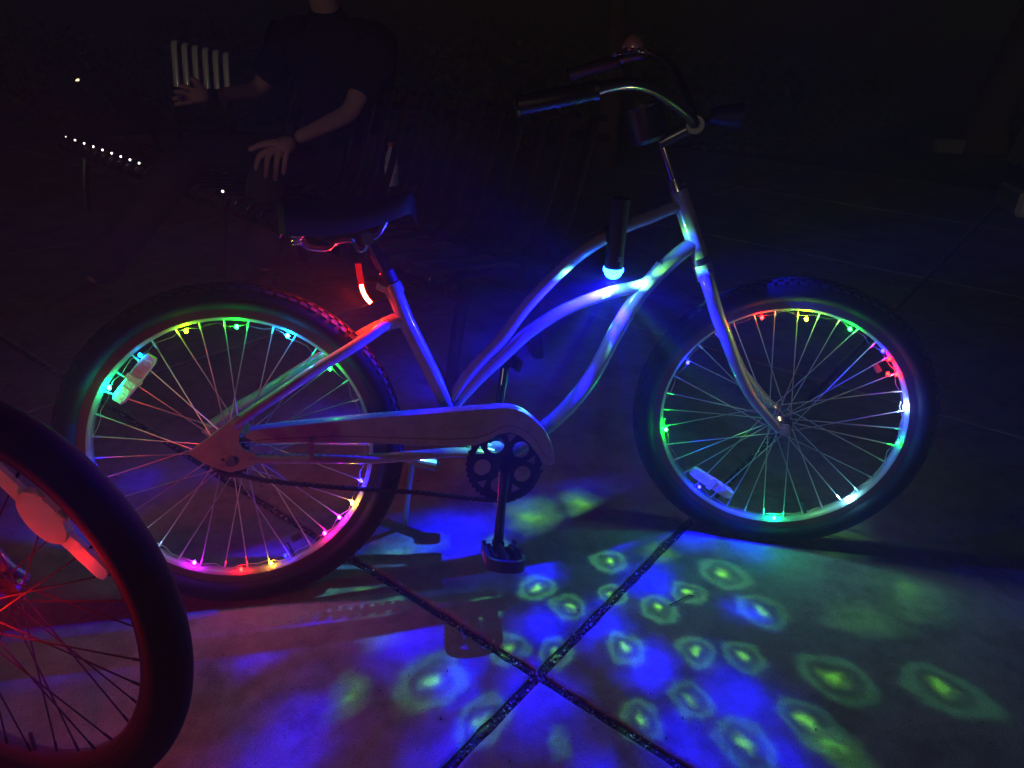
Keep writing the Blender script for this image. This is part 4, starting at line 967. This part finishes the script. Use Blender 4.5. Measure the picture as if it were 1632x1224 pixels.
# ------------------------------------------------------------------ background planting, trees, curb and bin
def leaf_cloud(name, c, dims, n, size, parent, rnd, shape='mound'):
    g = MB()
    for _ in range(n):
        while True:
            p = Vector((rnd.uniform(-1, 1), rnd.uniform(-1, 1), rnd.uniform(-1, 1)))
            if .35 < p.length < 1: break
        if rnd.random() < .35: p *= rnd.uniform(.8, 1.12)
        lump = 1 + .22 * math.sin(p.x * 5 + c[0] * 3) * math.cos(p.y * 4 + p.z * 5)
        q = Vector(c) + Vector((p.x * dims[0] * lump, p.y * dims[1] * lump, p.z * dims[2] * lump))
        if q.z < .02: q.z = .02 + rnd.random() * .05
        M_ = Euler((rnd.uniform(-.9, .9), rnd.uniform(-.9, .9), rnd.uniform(0, 6.3))).to_matrix()
        s_ = size * rnd.uniform(.6, 1.3)
        g.add([q + M_ @ Vector(v) for v in ((-s_, 0, 0), (-.3 * s_, -.42 * s_, .06 * s_), (s_, 0, -.1 * s_), (-.3 * s_, .42 * s_, .06 * s_))], [(0, 1, 2, 3)])
    return g.build(name, leaf_m, parent, smooth=False)
rnd = random.Random(11)
bushes = [(-2.9, 7.6, .55, 'broad low bush far left behind the bench end'), (-1.1, 7.9, .62, 'rounded bush behind the lit bench slats'), (.6, 7.4, .60, 'leafy bush straight behind the seated person'), (1.95, 6.8, .62, 'dim leafy bush left of the slim tree trunk'), (3.25, 6.9, .60, 'bush at the foot of the slim tree, behind the handlebar'), (4.6, 6.6, .55, 'dark bush between slim tree and handlebar lamp side'), (5.9, 7.2, .5, 'dark bush left of the small concrete block'), (9.6, 7.0, .5, 'dark bush right of the thick tree trunk')]
for i, (x, y, h, lab) in enumerate(bushes):
    t = thing('bush', lab, 'bush', (x, y, 0), group='bushes along the back of the paving')
    leaf_cloud('foliage', (0, 0, h * .9), (.95, .75, h), 2600, .05, t, rnd)
    for s_ in range(4):
        MB().tube([(rnd.uniform(-.1, .1), rnd.uniform(-.1, .1), -.03), (rnd.uniform(-.4, .4), rnd.uniform(-.3, .3), h * 1.1)], [.02, .008], 6).build('stem', bark, t)
def tree(x, y, r0, lean, lab, seed):
    rnd = random.Random(seed); t = thing('tree', lab, 'tree', (x, y, 0), group='trees behind the bench')
    P = spline([(0, 0, -.05), (.02, 0, .5), (lean * .5, .03, 1.6), (lean, 0, 3.0), (lean * 1.2, 0, 4.2)], 6)
    n = len(P); rr = [r0 * (1.35 - .35 * min(1, i / 5)) * (1 - .45 * i / n) for i in range(n)]
    MB().tube(P, rr, 20).build('trunk', bark, t)
    tips = []
    for i in range(7):
        a = rnd.uniform(0, 6.3); s_ = P[-1 - i * 2]; e1 = s_ + Vector((math.cos(a) * 1.3, math.sin(a) * 1.3, rnd.uniform(.6, 1.5))); tips.append(e1)
        MB().tube(spline([s_, s_.lerp(e1, .5) + Vector((0, 0, .15)), e1], 4), [r0 * .45 * (1 - j / 9) for j in range(9)], 8).build('branch', bark, t)
    for e1 in tips[:6]: leaf_cloud('crown', tuple(e1 + Vector((0, 0, .3))), (1.1, 1.1, .8), 1400, .07, t, rnd)
tree(2.62, 5.6, .105, .02, 'slim brown tree trunk rising straight behind the handlebar bell', 1)
tree(8.35, 7.3, .26, .55, 'thick reddish tree trunk at the right edge of the view', 2)
blk = MB().box((7.45, 7.05, .06), (.62, .24, .17), Matrix.Rotation(R(-20), 3, 'Z'), .015).build('concrete_block', conc, None, smooth=False)
tag(blk, 'short pale concrete block on the ground beside the thick tree', 'concrete block')
cb = thing('storage_bin', 'pale plastic bin with dark band cut by the right edge of the view', 'bin', (5.52, 3.52, 0), (0, 0, R(-25)))
MB().box((0, 0, .10), (.52, .5, .20), None, .03).build('bin_base', whitep, cb)
MB().box((0, 0, .275), (.48, .46, .15), None, .005).build('band', mat('navy_band', (.03, .03, .06), .5), cb)
def taper(z0, z1, a, b):
    return MB().add([(-a, -a, z0), (a, -a, z0), (a, a, z0), (-a, a, z0), (-b, -b, z1), (b, -b, z1), (b, b, z1), (-b, b, z1)], [(3, 2, 1, 0), (4, 5, 6, 7), (0, 1, 5, 4), (1, 2, 6, 5), (2, 3, 7, 6), (3, 0, 4, 7)])
taper(.351, .80, .26, .20).build('bin_top', whitep, cb, smooth=False)
fl_ = thing('path_light', 'tiny warm light far off to the left beyond the bench', 'light', (-2.6, 8.2, 0))
MB().tube([(0, 0, 0), (0, 0, .40)], .012, 8).build('post', blackm, fl_)
MB().ball((0, 0, .42), .022, 10, 7).build('lamp_head', emission('warm_lamp', (1, .75, .35), 3.0), fl_)

# ------------------------------------------------------------------ added haze, glowing in place of lens glare round the lamps
GLARE_DENSITY = .038
hz = MB().box((3.0, 5.0, 1.6), (22, 20, 5.4)).build('glare_volume', mat('glare_volume', (1, 1, 1)), None, smooth=False)
hm = bpy.data.materials.new('glare_haze'); hm.use_nodes = True; hn = hm.node_tree.nodes; hn.clear()
ho = hn.new('ShaderNodeOutputMaterial'); pv = hn.new('ShaderNodeVolumePrincipled'); pv.inputs['Density'].default_value = GLARE_DENSITY; pv.inputs['Color'].default_value = (.9, .9, .95, 1); pv.inputs['Anisotropy'].default_value = 0.2
hm.node_tree.links.new(pv.outputs[0], ho.inputs['Volume'])
hz.data.materials.clear(); hz.data.materials.append(hm); hz['kind'] = 'stuff'; hz['label'] = 'added thin haze standing in for lens glare round the coloured lights'; hz['category'] = 'glare_volume'
